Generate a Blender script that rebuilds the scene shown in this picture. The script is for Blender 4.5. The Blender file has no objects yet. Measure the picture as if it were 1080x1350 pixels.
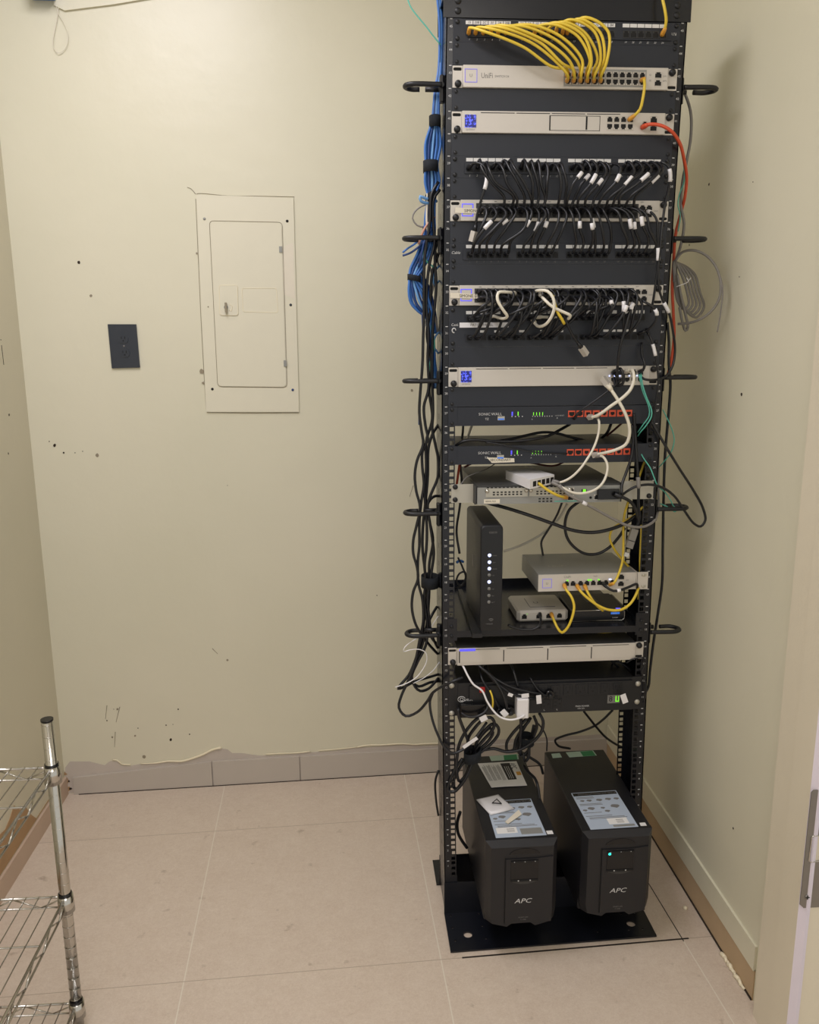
import bpy, bmesh, math, random
from mathutils import Vector, Matrix
random.seed(7)
sc = bpy.context.scene
col = sc.collection

# ------------------------------------------------------------------ camera
# every length below is in millimetres in the rack's own frame: x right, y into the room,
# z up from the bottom of rack unit 1 (the floor is at z = -110)
CAM = (-471.246, -1874.151, 1353.311)
ROT = (1.3636027, 0.00641228, -0.07171107)
FPX = 1090.0
ZF = -110.0

def W(x, y, z):
    return Vector((x / 1000, y / 1000, (z + 110) / 1000))

cam = bpy.data.cameras.new('camera')
cam.sensor_fit = 'HORIZONTAL'
cam.sensor_width = 36
cam.lens = FPX / 1080 * 36
cam.clip_start = 0.01
co = bpy.data.objects.new('camera', cam)
col.objects.link(co)
co.location = W(*CAM)
co.rotation_euler = ROT
sc.camera = co
from mathutils import Euler
RM = Euler(ROT).to_matrix()
CV = Vector(CAM)

def ray(px, py):
    return RM @ Vector(((px - 540) / FPX, (675 - py) / FPX, -1))
def P(px, py, Y=0.0):
    d = ray(px, py); t = (Y - CV.y) / d.y
    return CV + d * t
def PZ(px, py, Z):
    d = ray(px, py); t = (Z - CV.z) / d.z
    return CV + d * t
def PX(px, py, X):
    d = ray(px, py); t = (X - CV.x) / d.x
    return CV + d * t
def PB(px, py, out=0.0):            # on the back wall, standing out from it by «out»
    n = Vector((0.0372, -1, 0)); n.normalize()
    p0 = Vector((-1430, 678, 0)) + n * out
    d = ray(px, py); t = (p0 - CV).dot(n) / d.dot(n)
    return CV + d * t
NB = Vector((0.0372, -1, 0)).normalized()

def bow(z):
    k = z / 44.45
    t = 1 - ((k - 23) / 22) ** 2
    return -8.67 * max(t, -0.3)

# ------------------------------------------------------------------ materials
def lin(c):
    c /= 255
    return c / 12.92 if c <= 0.04045 else ((c + 0.055) / 1.055) ** 2.4
def mat(name, rgb, rough=0.5, metal=0.0, var=0.06, scale=30, bump=0.0, bscale=200, spec=0.5, emit=None, es=1.0, trans=0.0, coat=0.0):
    m = bpy.data.materials.new(name); m.use_nodes = True
    nt = m.node_tree; b = nt.nodes['Principled BSDF']
    c = [lin(v) for v in rgb]
    b.inputs['Roughness'].default_value = rough
    b.inputs['Metallic'].default_value = metal
    b.inputs['Specular IOR Level'].default_value = spec
    b.inputs['Coat Weight'].default_value = coat
    tc = nt.nodes.new('ShaderNodeTexCoord')
    n = nt.nodes.new('ShaderNodeTexNoise'); n.inputs['Scale'].default_value = scale; n.inputs['Detail'].default_value = 4
    nt.links.new(tc.outputs['Object'], n.inputs['Vector'])
    mx = nt.nodes.new('ShaderNodeMix'); mx.data_type = 'RGBA'
    nt.links.new(n.outputs['Fac'], mx.inputs[0])
    mx.inputs[6].default_value = [v * (1 - var) for v in c] + [1]
    mx.inputs[7].default_value = [min(1, v * (1 + var)) for v in c] + [1]
    nt.links.new(mx.outputs[2], b.inputs['Base Color'])
    if bump:
        n2 = nt.nodes.new('ShaderNodeTexNoise'); n2.inputs['Scale'].default_value = bscale; n2.inputs['Detail'].default_value = 3
        nt.links.new(tc.outputs['Object'], n2.inputs['Vector'])
        bp = nt.nodes.new('ShaderNodeBump'); bp.inputs['Strength'].default_value = bump; bp.inputs['Distance'].default_value = 0.002
        nt.links.new(n2.outputs['Fac'], bp.inputs['Height'])
        nt.links.new(bp.outputs['Normal'], b.inputs['Normal'])
    if emit:
        b.inputs['Emission Color'].default_value = [lin(v) for v in emit] + [1]
        b.inputs['Emission Strength'].default_value = es
    if trans:
        b.inputs['Transmission Weight'].default_value = trans
    return m

def wall_mat(name, rgb, rgb2, rough=0.36, patch=0.5):
    m = mat(name, rgb, rough, bump=0.10, bscale=90, var=0.02)
    nt = m.node_tree; b = nt.nodes['Principled BSDF']
    tc = nt.nodes.new('ShaderNodeTexCoord')
    n = nt.nodes.new('ShaderNodeTexNoise'); n.inputs['Scale'].default_value = 1.7; n.inputs['Detail'].default_value = 5
    nt.links.new(tc.outputs['Object'], n.inputs['Vector'])
    r = nt.nodes.new('ShaderNodeValToRGB')
    r.color_ramp.elements[0].position = 0.35; r.color_ramp.elements[1].position = 0.7
    r.color_ramp.elements[0].color = [lin(v) for v in rgb] + [1]
    r.color_ramp.elements[1].color = [lin(v) for v in rgb2] + [1]
    nt.links.new(n.outputs['Fac'], r.inputs[0])
    nt.links.new(r.outputs[0], b.inputs['Base Color'])
    # soft trowelled unevenness
    n3 = nt.nodes.new('ShaderNodeTexNoise'); n3.inputs['Scale'].default_value = 7; n3.inputs['Detail'].default_value = 3
    nt.links.new(tc.outputs['Object'], n3.inputs['Vector'])
    bp = nt.nodes.new('ShaderNodeBump'); bp.inputs['Strength'].default_value = 0.25; bp.inputs['Distance'].default_value = 0.01
    nt.links.new(n3.outputs['Fac'], bp.inputs['Height'])
    old = [l for l in nt.links if l.to_socket == b.inputs['Normal']][0].from_node
    nt.links.new(bp.outputs['Normal'], old.inputs['Normal'])
    return m

M = {}
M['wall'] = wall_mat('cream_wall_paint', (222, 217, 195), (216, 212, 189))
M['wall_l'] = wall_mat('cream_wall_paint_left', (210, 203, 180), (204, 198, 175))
M['ceiling'] = mat('ceiling_paint', (228, 224, 212), 0.9)
M['panel'] = mat('painted_panel', (223, 218, 197), 0.4, var=0.02, bump=0.1, bscale=60)
M['rack'] = mat('black_powder_coat', (21, 23, 30), 0.25, var=0.05, bump=0.04, bscale=900)
M['blank'] = mat('black_blank_steel', (31, 35, 45), 0.42, var=0.04, bump=0.1, bscale=900)
M['dark'] = mat('dark_void', (10, 10, 12), 0.7)
M['blackp'] = mat('black_plastic', (20, 21, 25), 0.45)
M['ups'] = mat('charcoal_plastic', (25, 25, 29), 0.45, bump=0.12, bscale=1200)
M['upsdark'] = mat('glossy_black_plastic', (15, 15, 18), 0.25)
M['silver'] = mat('silver_painted_metal', (205, 199, 190), 0.38, metal=0.15, var=0.02, scale=200)
M['silver2'] = mat('grey_painted_metal', (150, 150, 146), 0.4, metal=0.2, var=0.03)
M['zinc'] = mat('zinc_plate', (186, 182, 170), 0.4, metal=0.45, var=0.04)
M['greytop'] = mat('dark_grey_metal_top', (56, 56, 56), 0.5, var=0.04)
M['chrome'] = mat('chrome', (200, 197, 190), 0.16, metal=1.0, var=0.02)
M['white'] = mat('white_plastic', (232, 230, 232), 0.35)
M['paper'] = mat('white_paper', (225, 224, 222), 0.7)
M['label'] = mat('cream_label_tape', (226, 218, 200), 0.5)
M['ink'] = mat('black_ink', (25, 25, 28), 0.6)
M['wink'] = mat('white_ink', (205, 205, 205), 0.6)
M['gink'] = mat('grey_ink', (118, 116, 114), 0.6)
M['violet'] = mat('violet_line', (110, 100, 190), 0.5, emit=(110, 100, 220), es=0.5)
M['yellow'] = mat('yellow_jacket', (224, 194, 62), 0.38, var=0.03)
M['yboot'] = mat('amber_boot', (222, 160, 62), 0.38)
M['orange'] = mat('orange_jacket', (214, 84, 52), 0.4)
M['black_c'] = mat('black_jacket', (22, 23, 28), 0.34)
M['blue_c'] = mat('blue_jacket', (58, 112, 188), 0.4)
M['blue_d'] = mat('deep_blue_jacket', (30, 62, 120), 0.4)
M['blue_l'] = mat('light_blue_jacket', (110, 160, 214), 0.4)
M['teal'] = mat('teal_jacket', (96, 190, 172), 0.4)
M['grey_c'] = mat('grey_jacket', (132, 128, 124), 0.45)
M['white_c'] = mat('white_jacket', (226, 220, 204), 0.4)
M['red_c'] = mat('dark_red_jacket', (92, 34, 28), 0.45)
M['salmon'] = mat('salmon_jacket', (190, 140, 120), 0.45)
M['clear'] = mat('clear_plug', (190, 184, 176), 0.2, spec=0.8)
M['gold'] = mat('gold_contacts', (190, 150, 70), 0.3, metal=0.8)
M['velcro'] = mat('black_hook_and_loop', (26, 30, 36), 0.95, bump=0.6, bscale=500)
M['portred'] = mat('red_port', (222, 92, 60), 0.45)
M['led_b'] = mat('blue_led', (40, 40, 160), 0.4, emit=(92, 88, 240), es=1.0)
M['led_w'] = mat('white_led', (220, 225, 255), 0.4, emit=(185, 198, 255), es=1.3)
M['led_off'] = mat('unlit_led', (120, 120, 118), 0.4)
M['led_g'] = mat('green_led', (120, 230, 60), 0.4, emit=(130, 235, 50), es=0.6)
M['led_t'] = mat('teal_led', (60, 220, 200), 0.4, emit=(40, 230, 200), es=2.0)
M['bluebar'] = mat('blue_lit_bar', (40, 90, 170), 0.4, emit=(40, 100, 190), es=0.8)
M['red'] = mat('red_plastic', (176, 30, 28), 0.4)
M['green'] = mat('green_sticker', (40, 132, 84), 0.5)
M['pgreen'] = mat('pale_green_sticker', (176, 200, 186), 0.5)
M['sticker'] = mat('pale_blue_sticker', (176, 188, 204), 0.4, var=0.03)
M['amber'] = mat('amber_print', (205, 150, 50), 0.5)
M['outlet'] = mat('slate_grey_plate', (48, 53, 62), 0.35)
M['brown'] = mat('brown_adhesive', (188, 163, 130), 0.75, var=0.12, scale=14)
M['kraft'] = mat('brown_gypsum_paper', (172, 138, 100), 0.85, var=0.1, scale=25)
M['pinkbase'] = mat('pinkish_base', (196, 172, 152), 0.7, var=0.08, scale=12)
M['tilebase'] = mat('grey_tile_base', (192, 183, 172), 0.6, var=0.05, scale=9)
M['plaster'] = mat('bare_plaster', (196, 186, 176), 0.85, var=0.06, scale=20)
M['curl'] = mat('curled_paint', (238, 228, 200), 0.5)
M['frame'] = mat('door_frame_paint', (222, 213, 192), 0.42, bump=0.2, bscale=160, var=0.02)
M['lav'] = mat('pale_edge', (222, 214, 226), 0.5, var=0.02)
M['steel'] = mat('brushed_steel', (140, 136, 130), 0.35, metal=0.7, var=0.06, scale=80)
M['translucent'] = mat('translucent_bag', (218, 216, 218), 0.25)
M['hole'] = mat('wall_hole', (52, 40, 30), 0.9)  # real holes and gaps, and the painted shadow line under the back baseboard
M['scuff'] = mat('scuff', (150, 140, 120), 0.9)

# screen with blue speckles
def screen_mat():
    m = mat('blue_speckled_screen', (14, 16, 60), 0.2)
    nt = m.node_tree; b = nt.nodes['Principled BSDF']
    tc = nt.nodes.new('ShaderNodeTexCoord')
    v = nt.nodes.new('ShaderNodeTexNoise'); v.inputs['Scale'].default_value = 230; v.inputs['Detail'].default_value = 2
    nt.links.new(tc.outputs['Object'], v.inputs['Vector'])
    r = nt.nodes.new('ShaderNodeValToRGB')
    r.color_ramp.elements[0].position = 0.50; r.color_ramp.elements[0].color = (0.008, 0.01, 0.10, 1)
    r.color_ramp.elements[1].position = 0.60; r.color_ramp.elements[1].color = (0.09, 0.12, 1.0, 1)
    nt.links.new(v.outputs['Fac'], r.inputs[0])
    nt.links.new(r.outputs[0], b.inputs['Emission Color'])
    b.inputs['Emission Strength'].default_value = 1.3
    return m
M['screen'] = screen_mat()

# floor tiles: big square porcelain, thin grout
def floor_mat():
    m = bpy.data.materials.new('beige_floor_tile'); m.use_nodes = True
    nt = m.node_tree; N = nt.nodes; L = nt.links; b = N['Principled BSDF']
    tc = N.new('ShaderNodeTexCoord')
    mp = N.new('ShaderNodeMapping'); mp.inputs['Rotation'].default_value = (0, 0, math.radians(-2.1))
    L.new(tc.outputs['Object'], mp.inputs['Vector'])
    sx = N.new('ShaderNodeSeparateXYZ'); L.new(mp.outputs[0], sx.inputs[0])
    def math_(op, a, b_=None, c=None):
        n = N.new('ShaderNodeMath'); n.operation = op
        for i, v in enumerate((a, b_, c)):
            if v is None: continue
            if isinstance(v, (int, float)): n.inputs[i].default_value = v
            else: L.new(v, n.inputs[i])
        return n.outputs[0]
    def line(sock, off, w):       # 1 on the joint lines
        f = math_('MODULO', math_('ADD', sock, 61.0 * 0.605 - off), 0.605)
        d = math_('ABSOLUTE', math_('SUBTRACT', f, 0.3025))
        return math_('GREATER_THAN', d, 0.3025 - w)
    gx = line(sx.outputs[0], 0.318, 0.0014)
    gy = line(sx.outputs[1], -0.148, 0.0011)
    # tile body
    n1 = N.new('ShaderNodeTexNoise'); n1.inputs['Scale'].default_value = 3.1; n1.inputs['Detail'].default_value = 7; n1.inputs['Roughness'].default_value = 1.25
    L.new(tc.outputs['Object'], n1.inputs['Vector'])
    r = N.new('ShaderNodeValToRGB')
    r.color_ramp.elements[0].position = 0.33; r.color_ramp.elements[1].position = 0.68
    r.color_ramp.elements[0].color = [lin(v) for v in (197, 179, 162)] + [1]
    r.color_ramp.elements[1].color = [lin(v) for v in (214, 200, 184)] + [1]
    L.new(n1.outputs['Fac'], r.inputs[0])
    n2 = N.new('ShaderNodeTexNoise'); n2.inputs['Scale'].default_value = 24; n2.inputs['Detail'].default_value = 6
    L.new(tc.outputs['Object'], n2.inputs['Vector'])
    st = N.new('ShaderNodeValToRGB'); st.color_ramp.elements[0].position = 0.24; st.color_ramp.elements[1].position = 0.34
    st.color_ramp.elements[0].color = (0.55, 0.5, 0.46, 1); st.color_ramp.elements[1].color = (1, 1, 1, 1)
    L.new(n2.outputs['Fac'], st.inputs[0])
    mu = N.new('ShaderNodeMix'); mu.data_type = 'RGBA'; mu.blend_type = 'MULTIPLY'; mu.inputs[0].default_value = 0.7
    L.new(r.outputs[0], mu.inputs[6]); L.new(st.outputs[0], mu.inputs[7])
    # the joints round the rack were never grouted: dark gaps
    sr = N.new('ShaderNodeSeparateXYZ'); L.new(tc.outputs['Object'], sr.inputs[0])
    inx = math_('GREATER_THAN', sr.outputs[0], -0.23)
    iny = math_('GREATER_THAN', sr.outputs[1], -0.145)
    near = math_('MULTIPLY', inx, math_('GREATER_THAN', 0.34, sr.outputs[0]))
    near_y = math_('MULTIPLY', math_('GREATER_THAN', sr.outputs[1], -0.17), math_('GREATER_THAN', 0.2, sr.outputs[1]))
    gy2 = line(sx.outputs[1], -0.148, 0.0026)
    darky = math_('MULTIPLY', math_('MULTIPLY', gy2, near), near_y)
    darkx = math_('MULTIPLY', math_('MULTIPLY', gx, iny), math_('GREATER_THAN', sr.outputs[0], 0.2))
    m1 = N.new('ShaderNodeMix'); m1.data_type = 'RGBA'; L.new(gx, m1.inputs[0]); L.new(mu.outputs[2], m1.inputs[6]); m1.inputs[7].default_value = [lin(v) for v in (218, 209, 194)] + [1]
    m2 = N.new('ShaderNodeMix'); m2.data_type = 'RGBA'; L.new(gy, m2.inputs[0]); L.new(m1.outputs[2], m2.inputs[6]); m2.inputs[7].default_value = [lin(v) for v in (172, 156, 140)] + [1]
    m3 = N.new('ShaderNodeMix'); m3.data_type = 'RGBA'; L.new(math_('MAXIMUM', darkx, darky), m3.inputs[0]); L.new(m2.outputs[2], m3.inputs[6]); m3.inputs[7].default_value = (0.02, 0.015, 0.012, 1)
    L.new(m3.outputs[2], b.inputs['Base Color'])
    b.inputs['Roughness'].default_value = 0.5
    bp = N.new('ShaderNodeBump'); bp.inputs['Strength'].default_value = 0.08; L.new(n2.outputs['Fac'], bp.inputs['Height']); L.new(bp.outputs[0], b.inputs['Normal'])
    return m
M['floor'] = floor_mat()

# ------------------------------------------------------------------ mesh builder
class MB:
    def __init__(s): s.v = []; s.f = []; s.mi = []; s.smooth = []; s.cur = 0
    def add(s, vs, fs, smooth=False):
        o = len(s.v); s.v += [Vector(v) for v in vs]
        for f in fs: s.f.append([i + o for i in f]); s.mi.append(s.cur); s.smooth.append(smooth)
        return s
    def mat(s, i): s.cur = i; return s
    def box(s, x0, x1, y0, y1, z0, z1):
        vs = [(x, y, z) for z in (z0, z1) for y in (y0, y1) for x in (x0, x1)]
        s.add(vs, [(0, 2, 3, 1), (4, 5, 7, 6), (0, 1, 5, 4), (2, 6, 7, 3), (0, 4, 6, 2), (1, 3, 7, 5)]); return s
    def rbox(s, x0, x1, y0, y1, z0, z1, r=2.0):
        # box with chamfered edges
        def ring(x0, x1, y0, y1, z): return [(x0, y0 + r, z), (x0 + r, y0, z), (x1 - r, y0, z), (x1, y0 + r, z), (x1, y1 - r, z), (x1 - r, y1, z), (x0 + r, y1, z), (x0, y1 - r, z)]
        h = r * 0.6
        def inner(z): return [(x0 + h, y0 + r, z), (x0 + r, y0 + h, z), (x1 - r, y0 + h, z), (x1 - h, y0 + r, z), (x1 - h, y1 - r, z), (x1 - r, y1 - h, z), (x0 + r, y1 - h, z), (x0 + h, y1 - r, z)]
        R = [inner(z0), ring(x0, x1, y0, y1, z0 + h), ring(x0, x1, y0, y1, z1 - h), inner(z1)]
        vs = sum(R, []); fs = [tuple(range(7, -1, -1)), tuple(range(24, 32))]
        for k in range(3):
            for i in range(8):
                j = (i + 1) % 8; fs.append((k * 8 + i, k * 8 + j, k * 8 + 8 + j, k * 8 + 8 + i))
        s.add(vs, fs); return s
    def prism(s, pts, d):        # closed polygon (any plane) pushed out by vector d
        n = len(pts); pts = [Vector(p) for p in pts]; d = Vector(d)
        tri = tess(pts)
        s.add(pts + [p + d for p in pts], [tuple(t) for t in tri] + [tuple(i + n for i in reversed(t)) for t in tri] + [(i, (i + 1) % n, (i + 1) % n + n, i + n) for i in range(n)])
        return s
    def cyl(s, c, axis, r, h, n=16, r2=None):
        c = Vector(c); a = Vector(axis).normalized(); u = a.orthogonal().normalized(); w = a.cross(u)
        r2 = r if r2 is None else r2
        A = [c + (u * math.cos(2 * math.pi * i / n) + w * math.sin(2 * math.pi * i / n)) * r for i in range(n)]
        B = [c + a * h + (u * math.cos(2 * math.pi * i / n) + w * math.sin(2 * math.pi * i / n)) * r2 for i in range(n)]
        s.add(A + B, [tuple(range(n - 1, -1, -1)), tuple(range(n, 2 * n))]); o = len(s.v) - 2 * n
        for i in range(n):
            s.f.append([o + i, o + (i + 1) % n, o + n + (i + 1) % n, o + n + i]); s.mi.append(s.cur); s.smooth.append(True)
        return s
    def dome(s, c, axis, r, h, n=14, k=4):
        c = Vector(c); a = Vector(axis).normalized(); u = a.orthogonal().normalized(); w = a.cross(u)
        vs = []; fs = []
        for j in range(k):
            t = j / k * math.pi / 2
            vs += [c + a * h * math.sin(t) + (u * math.cos(2 * math.pi * i / n) + w * math.sin(2 * math.pi * i / n)) * r * math.cos(t) for i in range(n)]
        vs.append(c + a * h)
        for j in range(k - 1):
            for i in range(n): fs.append((j * n + i, j * n + (i + 1) % n, (j + 1) * n + (i + 1) % n, (j + 1) * n + i))
        for i in range(n): fs.append(((k - 1) * n + i, (k - 1) * n + (i + 1) % n, k * n))
        fs.append(tuple(range(n - 1, -1, -1)))
        s.add(vs, fs, True); return s
    def tube(s, pts, r, n=8, closed=False, smooth=True):
        pts = [Vector(p) for p in pts]; m = len(pts)
        rr = r if isinstance(r, (list, tuple)) else [r] * m
        up = None; vs = []
        for i, p in enumerate(pts):
            if closed: t = pts[(i + 1) % m] - pts[i - 1]
            else: t = pts[min(i + 1, m - 1)] - pts[max(i - 1, 0)]
            if t.length < 1e-9: t = Vector((0, 0, 1))
            t.normalize()
            if up is None: up = t.orthogonal().normalized()
            up = up - t * up.dot(t)
            up = t.orthogonal().normalized() if up.length < 1e-6 else up.normalized()
            w = t.cross(up)
            vs += [p + (up * math.cos(2 * math.pi * (k + .5) / n) + w * math.sin(2 * math.pi * (k + .5) / n)) * rr[i] for k in range(n)]
        fs = []
        for i in range(m if closed else m - 1):
            a = i * n; b = ((i + 1) % m) * n
            for k in range(n): fs.append((a + k, a + (k + 1) % n, b + (k + 1) % n, b + k))
        s.add(vs, fs, smooth)
        if not closed:
            o = len(s.v) - len(vs)
            s.f.append([o + k for k in range(n - 1, -1, -1)]); s.mi.append(s.cur); s.smooth.append(False)
            s.f.append([o + (m - 1) * n + k for k in range(n)]); s.mi.append(s.cur); s.smooth.append(False)
        return s
    def plate(s, outer, holes, T, th):
        # flat plate with real holes; outer/holes are 2-D loops, T maps (u,v,w) to 3-D, th = thickness
        loops = [outer] + holes; P2 = [p for l in loops for p in l]
        tri = tess2(loops); n = len(P2)
        vs = [T(u, v, 0) for u, v in P2] + [T(u, v, th) for u, v in P2]
        fs = [tuple(t) for t in tri] + [tuple(i + n for i in reversed(t)) for t in tri]
        o = 0
        for l in loops:
            k = len(l)
            for i in range(k): fs.append((o + i, o + (i + 1) % k, o + (i + 1) % k + n, o + i + n))
            o += k
        s.add(vs, fs); return s
    def text(s, txt, T, size, align='LEFT', th=0.25, shear=0.0, sx=1.0):
        vs, fs = textdata(txt, size, align, shear)
        s.add([T(v.x * sx, v.y, th) for v in vs], fs); return s
    def build(s, name, m, parent=None, origin=None, subd=0):
        me = bpy.data.meshes.new(name)
        if parent is not None: o0 = parent['_o'] ; o0 = Vector(o0)
        elif origin is not None: o0 = Vector(origin)
        else:
            lo = Vector((min(v.x for v in s.v), min(v.y for v in s.v), min(v.z for v in s.v)))
            hi = Vector((max(v.x for v in s.v), max(v.y for v in s.v), max(v.z for v in s.v)))
            o0 = Vector(((lo.x + hi.x) / 2, (lo.y + hi.y) / 2, lo.z))
        me.from_pydata([tuple((v - o0) / 1000) for v in s.v], [], s.f)
        ms = m if isinstance(m, (list, tuple)) else [m]
        for k in ms: me.materials.append(M[k])
        for p, a, sm in zip(me.polygons, s.mi, s.smooth): p.material_index = a; p.use_smooth = sm
        bm = bmesh.new(); bm.from_mesh(me); bmesh.ops.recalc_face_normals(bm, faces=bm.faces); bm.to_mesh(me); bm.free()
        ob = bpy.data.objects.new(name, me); col.objects.link(ob)
        if parent is not None: ob.parent = parent
        else: ob.location = W(*o0)
        ob['_o'] = tuple(o0)
        return ob

def tess(pts):
    from mathutils.geometry import tessellate_polygon
    return tessellate_polygon([pts])
def tess2(loops):
    from mathutils.geometry import tessellate_polygon
    return tessellate_polygon([[Vector((u, v, 0)) for u, v in l] for l in loops])
_tc = {}
def textdata(txt, size, align, shear):
    key = (txt, size, align, shear)
    if key in _tc: return _tc[key]
    cu = bpy.data.curves.new('t', 'FONT'); cu.body = txt; cu.size = size; cu.align_x = align; cu.align_y = 'CENTER'; cu.shear = shear; cu.resolution_u = 2
    ob = bpy.data.objects.new('t', cu); col.objects.link(ob)
    bpy.context.view_layer.update()
    me = bpy.data.meshes.new_from_object(ob.evaluated_get(bpy.context.evaluated_depsgraph_get()))
    vs = [v.co.copy() for v in me.vertices]; fs = [tuple(p.vertices) for p in me.polygons]
    bpy.data.objects.remove(ob); bpy.data.curves.remove(cu); bpy.data.meshes.remove(me)
    _tc[key] = (vs, fs); return _tc[key]

def tag(o, label, cat, group=None):
    o['label'] = label; o['category'] = cat
    if group: o['group'] = group
    return o
def empty(name, loc, label, cat, group=None):
    o = bpy.data.objects.new(name, None); col.objects.link(o); o.location = W(*loc); o['_o'] = tuple(loc); o.empty_display_size = 0.02
    return tag(o, label, cat, group)
def struct(o): o['kind'] = 'structure'; return o
def front(x, y, z):                 # writing on a face that looks to -y
    return lambda u, v, w: Vector((x + u, y - w, z + v))
def topf(x, y, z, rot=0.0):         # writing on a face that looks up
    c, s_ = math.cos(rot), math.sin(rot)
    return lambda u, v, w: Vector((x + u * c - v * s_, y + u * s_ + v * c, z + w))

def smooth_path(pts, step=5.0, closed=False):
    pts = [Vector(p) for p in pts]; n = len(pts); out = []
    rng = range(n if closed else n - 1)
    for i in rng:
        if closed: a, b, c, d = pts[i - 1], pts[i], pts[(i + 1) % n], pts[(i + 2) % n]
        else: a, b, c, d = pts[max(i - 1, 0)], pts[i], pts[i + 1], pts[min(i + 2, n - 1)]
        L = (c - b).length; k = max(2, int(L / step))
        # centripetal catmull-rom keeps the bends free of loops
        def tj(t, p, q): return t + max((q - p).length, 1e-3) ** 0.5
        if (a - b).length < 1e-6: a = b - (c - b)
        if (d - c).length < 1e-6: d = c + (c - b)
        t0 = 0; t1 = tj(t0, a, b); t2 = tj(t1, b, c); t3 = tj(t2, c, d)
        for j in range(k):
            t = t1 + (t2 - t1) * j / k
            A1 = a * ((t1 - t) / (t1 - t0)) + b * ((t - t0) / (t1 - t0)); A2 = b * ((t2 - t) / (t2 - t1)) + c * ((t - t1) / (t2 - t1)); A3 = c * ((t3 - t) / (t3 - t2)) + d * ((t - t2) / (t3 - t2))
            B1 = A1 * ((t2 - t) / (t2 - t0)) + A2 * ((t - t0) / (t2 - t0)); B2 = A2 * ((t3 - t) / (t3 - t1)) + A3 * ((t - t1) / (t3 - t1))
            out.append(B1 * ((t2 - t) / (t2 - t1)) + B2 * ((t - t1) / (t2 - t1)))
    if not closed: out.append(pts[-1])
    return out

def cable(name, label, cat, pts, r, m, group=None, ends='', tags=(), boot=None, px=True, step=6.0, closed=False, tagmat='white'):
    """pts (px, py, Y) seen points at their own depth, or plain mm points; ends: b = booted plug, p = clear plug, letter per end"""
    q = [P(*p) for p in pts] if px else [Vector(p) for p in pts]
    path = smooth_path(q, step, closed)
    o = MB().tube(path, r, 8, closed).build(name, m)
    tag(o, label, cat, group)
    for i, e in enumerate(ends):
        if e not in 'bpq': continue
        a = path if i == 0 else path[::-1]
        t = (a[0] - a[min(2, len(a) - 1)]).normalized()
        s0 = a[0]
        if e == 'b':       # moulded boot that swallows the jacket end
            MB().tube([s0 + t * 1, s0 - t * 5, s0 - t * 13, s0 - t * 18], [r * 1.5, r * 1.6, r * 1.4, r * 1.1], 6).build('boot', boot or m, o)
        elif e == 'p':     # bare clear plug at a loose end
            MB().tube([s0 - t * 2, s0 + t * 20], [8.0, 8.0], 4, smooth=False).build('plug', 'clear', o)
            MB().tube([s0 - t * 16, s0 - t * 1], [r * 1.2, r * 2.0], 8).build('boot', boot or m, o)
        elif e == 'q':
            MB().tube([s0 + t * 3, s0 - t * 12], [7, 6], 4, smooth=False).build('plug', 'clear', o)
    cum = [0]
    for a, b in zip(path, path[1:]): cum.append(cum[-1] + (b - a).length)
    for f0, f1 in tags:
        seg = [p for p, c in zip(path, cum) if f0 * cum[-1] <= c <= f1 * cum[-1]]
        if len(seg) < 2: continue
        MB().tube(seg, r + 1.5, 8).build('wrap_label', tagmat, o)
    return o

# ================================================================== ROOM
XL, XR = -1432.0, 405.0
YB = lambda x: 678 + (x + 1430) * 0.0372
CEIL = 2700.0
FRONT = -2700.0
b = MB().box(XL - 60, XR + 1000, FRONT, 800, ZF - 40, ZF)
struct(b.build('floor', 'floor', origin=(0, 0, ZF)))
b = MB().box(XL - 60, XR + 1000, FRONT, 800, CEIL, CEIL + 40)
struct(b.build('ceiling', 'ceiling'))
b = MB().prism([(XL - 60, YB(XL - 60), ZF), (XR + 60, YB(XR + 60), ZF), (XR + 60, YB(XR + 60) + 60, ZF), (XL - 60, YB(XL - 60) + 60, ZF)], (0, 0, CEIL - ZF))
wall_back = struct(b.build('wall_back', 'wall'))
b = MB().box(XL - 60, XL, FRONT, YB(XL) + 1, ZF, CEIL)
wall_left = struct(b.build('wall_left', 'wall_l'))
b = MB().box(XR, XR + 120, -510, YB(XR) + 1, ZF, CEIL)
wall_right = struct(b.build('wall_right', 'wall'))

# holes, scuffs and stains that belong to the walls
def blob(b, c, n, r, k=9, jag=0.35):
    n = Vector(n).normalized(); u = n.cross(Vector((0, 0, 1))).normalized(); w = n.cross(u)
    pts = []
    for i in range(k):
        a = 2 * math.pi * i / k; q = r * (1 - jag * random.random())
        pts.append(Vector(c) + u * math.cos(a) * q + w * math.sin(a) * q * 1.15)
    b.prism(pts, n * 0.6)
b = MB()
for x, y, r in ((104, 346, 4.5), (72, 587, 5), (84, 597, 3), (99, 597, 1.6), (109, 595, 1.6), (219, 956, 2.5), (250, 968, 2.5), (65, 582, 2), (497, 785, 2), (235, 935, 2.5), (228, 955, 1.5), (300, 640, 1.2), (182, 960, 2), (150, 935, 1.3), (141, 950, 2.0), (225, 975, 5)):
    blob(b, PB(x, y, 0.2), NB, r)
b.build('wall_holes', 'hole', wall_back)
b = MB()
for x, y, r in ((128, 600, 6), (155, 935, 4), (190, 998, 7), (178, 970, 4), (148, 972, 4), (300, 870, 4), (543, 515, 5), (120, 390, 5)):
    blob(b, PB(x, y, 0.15), NB, r, 7)
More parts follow.
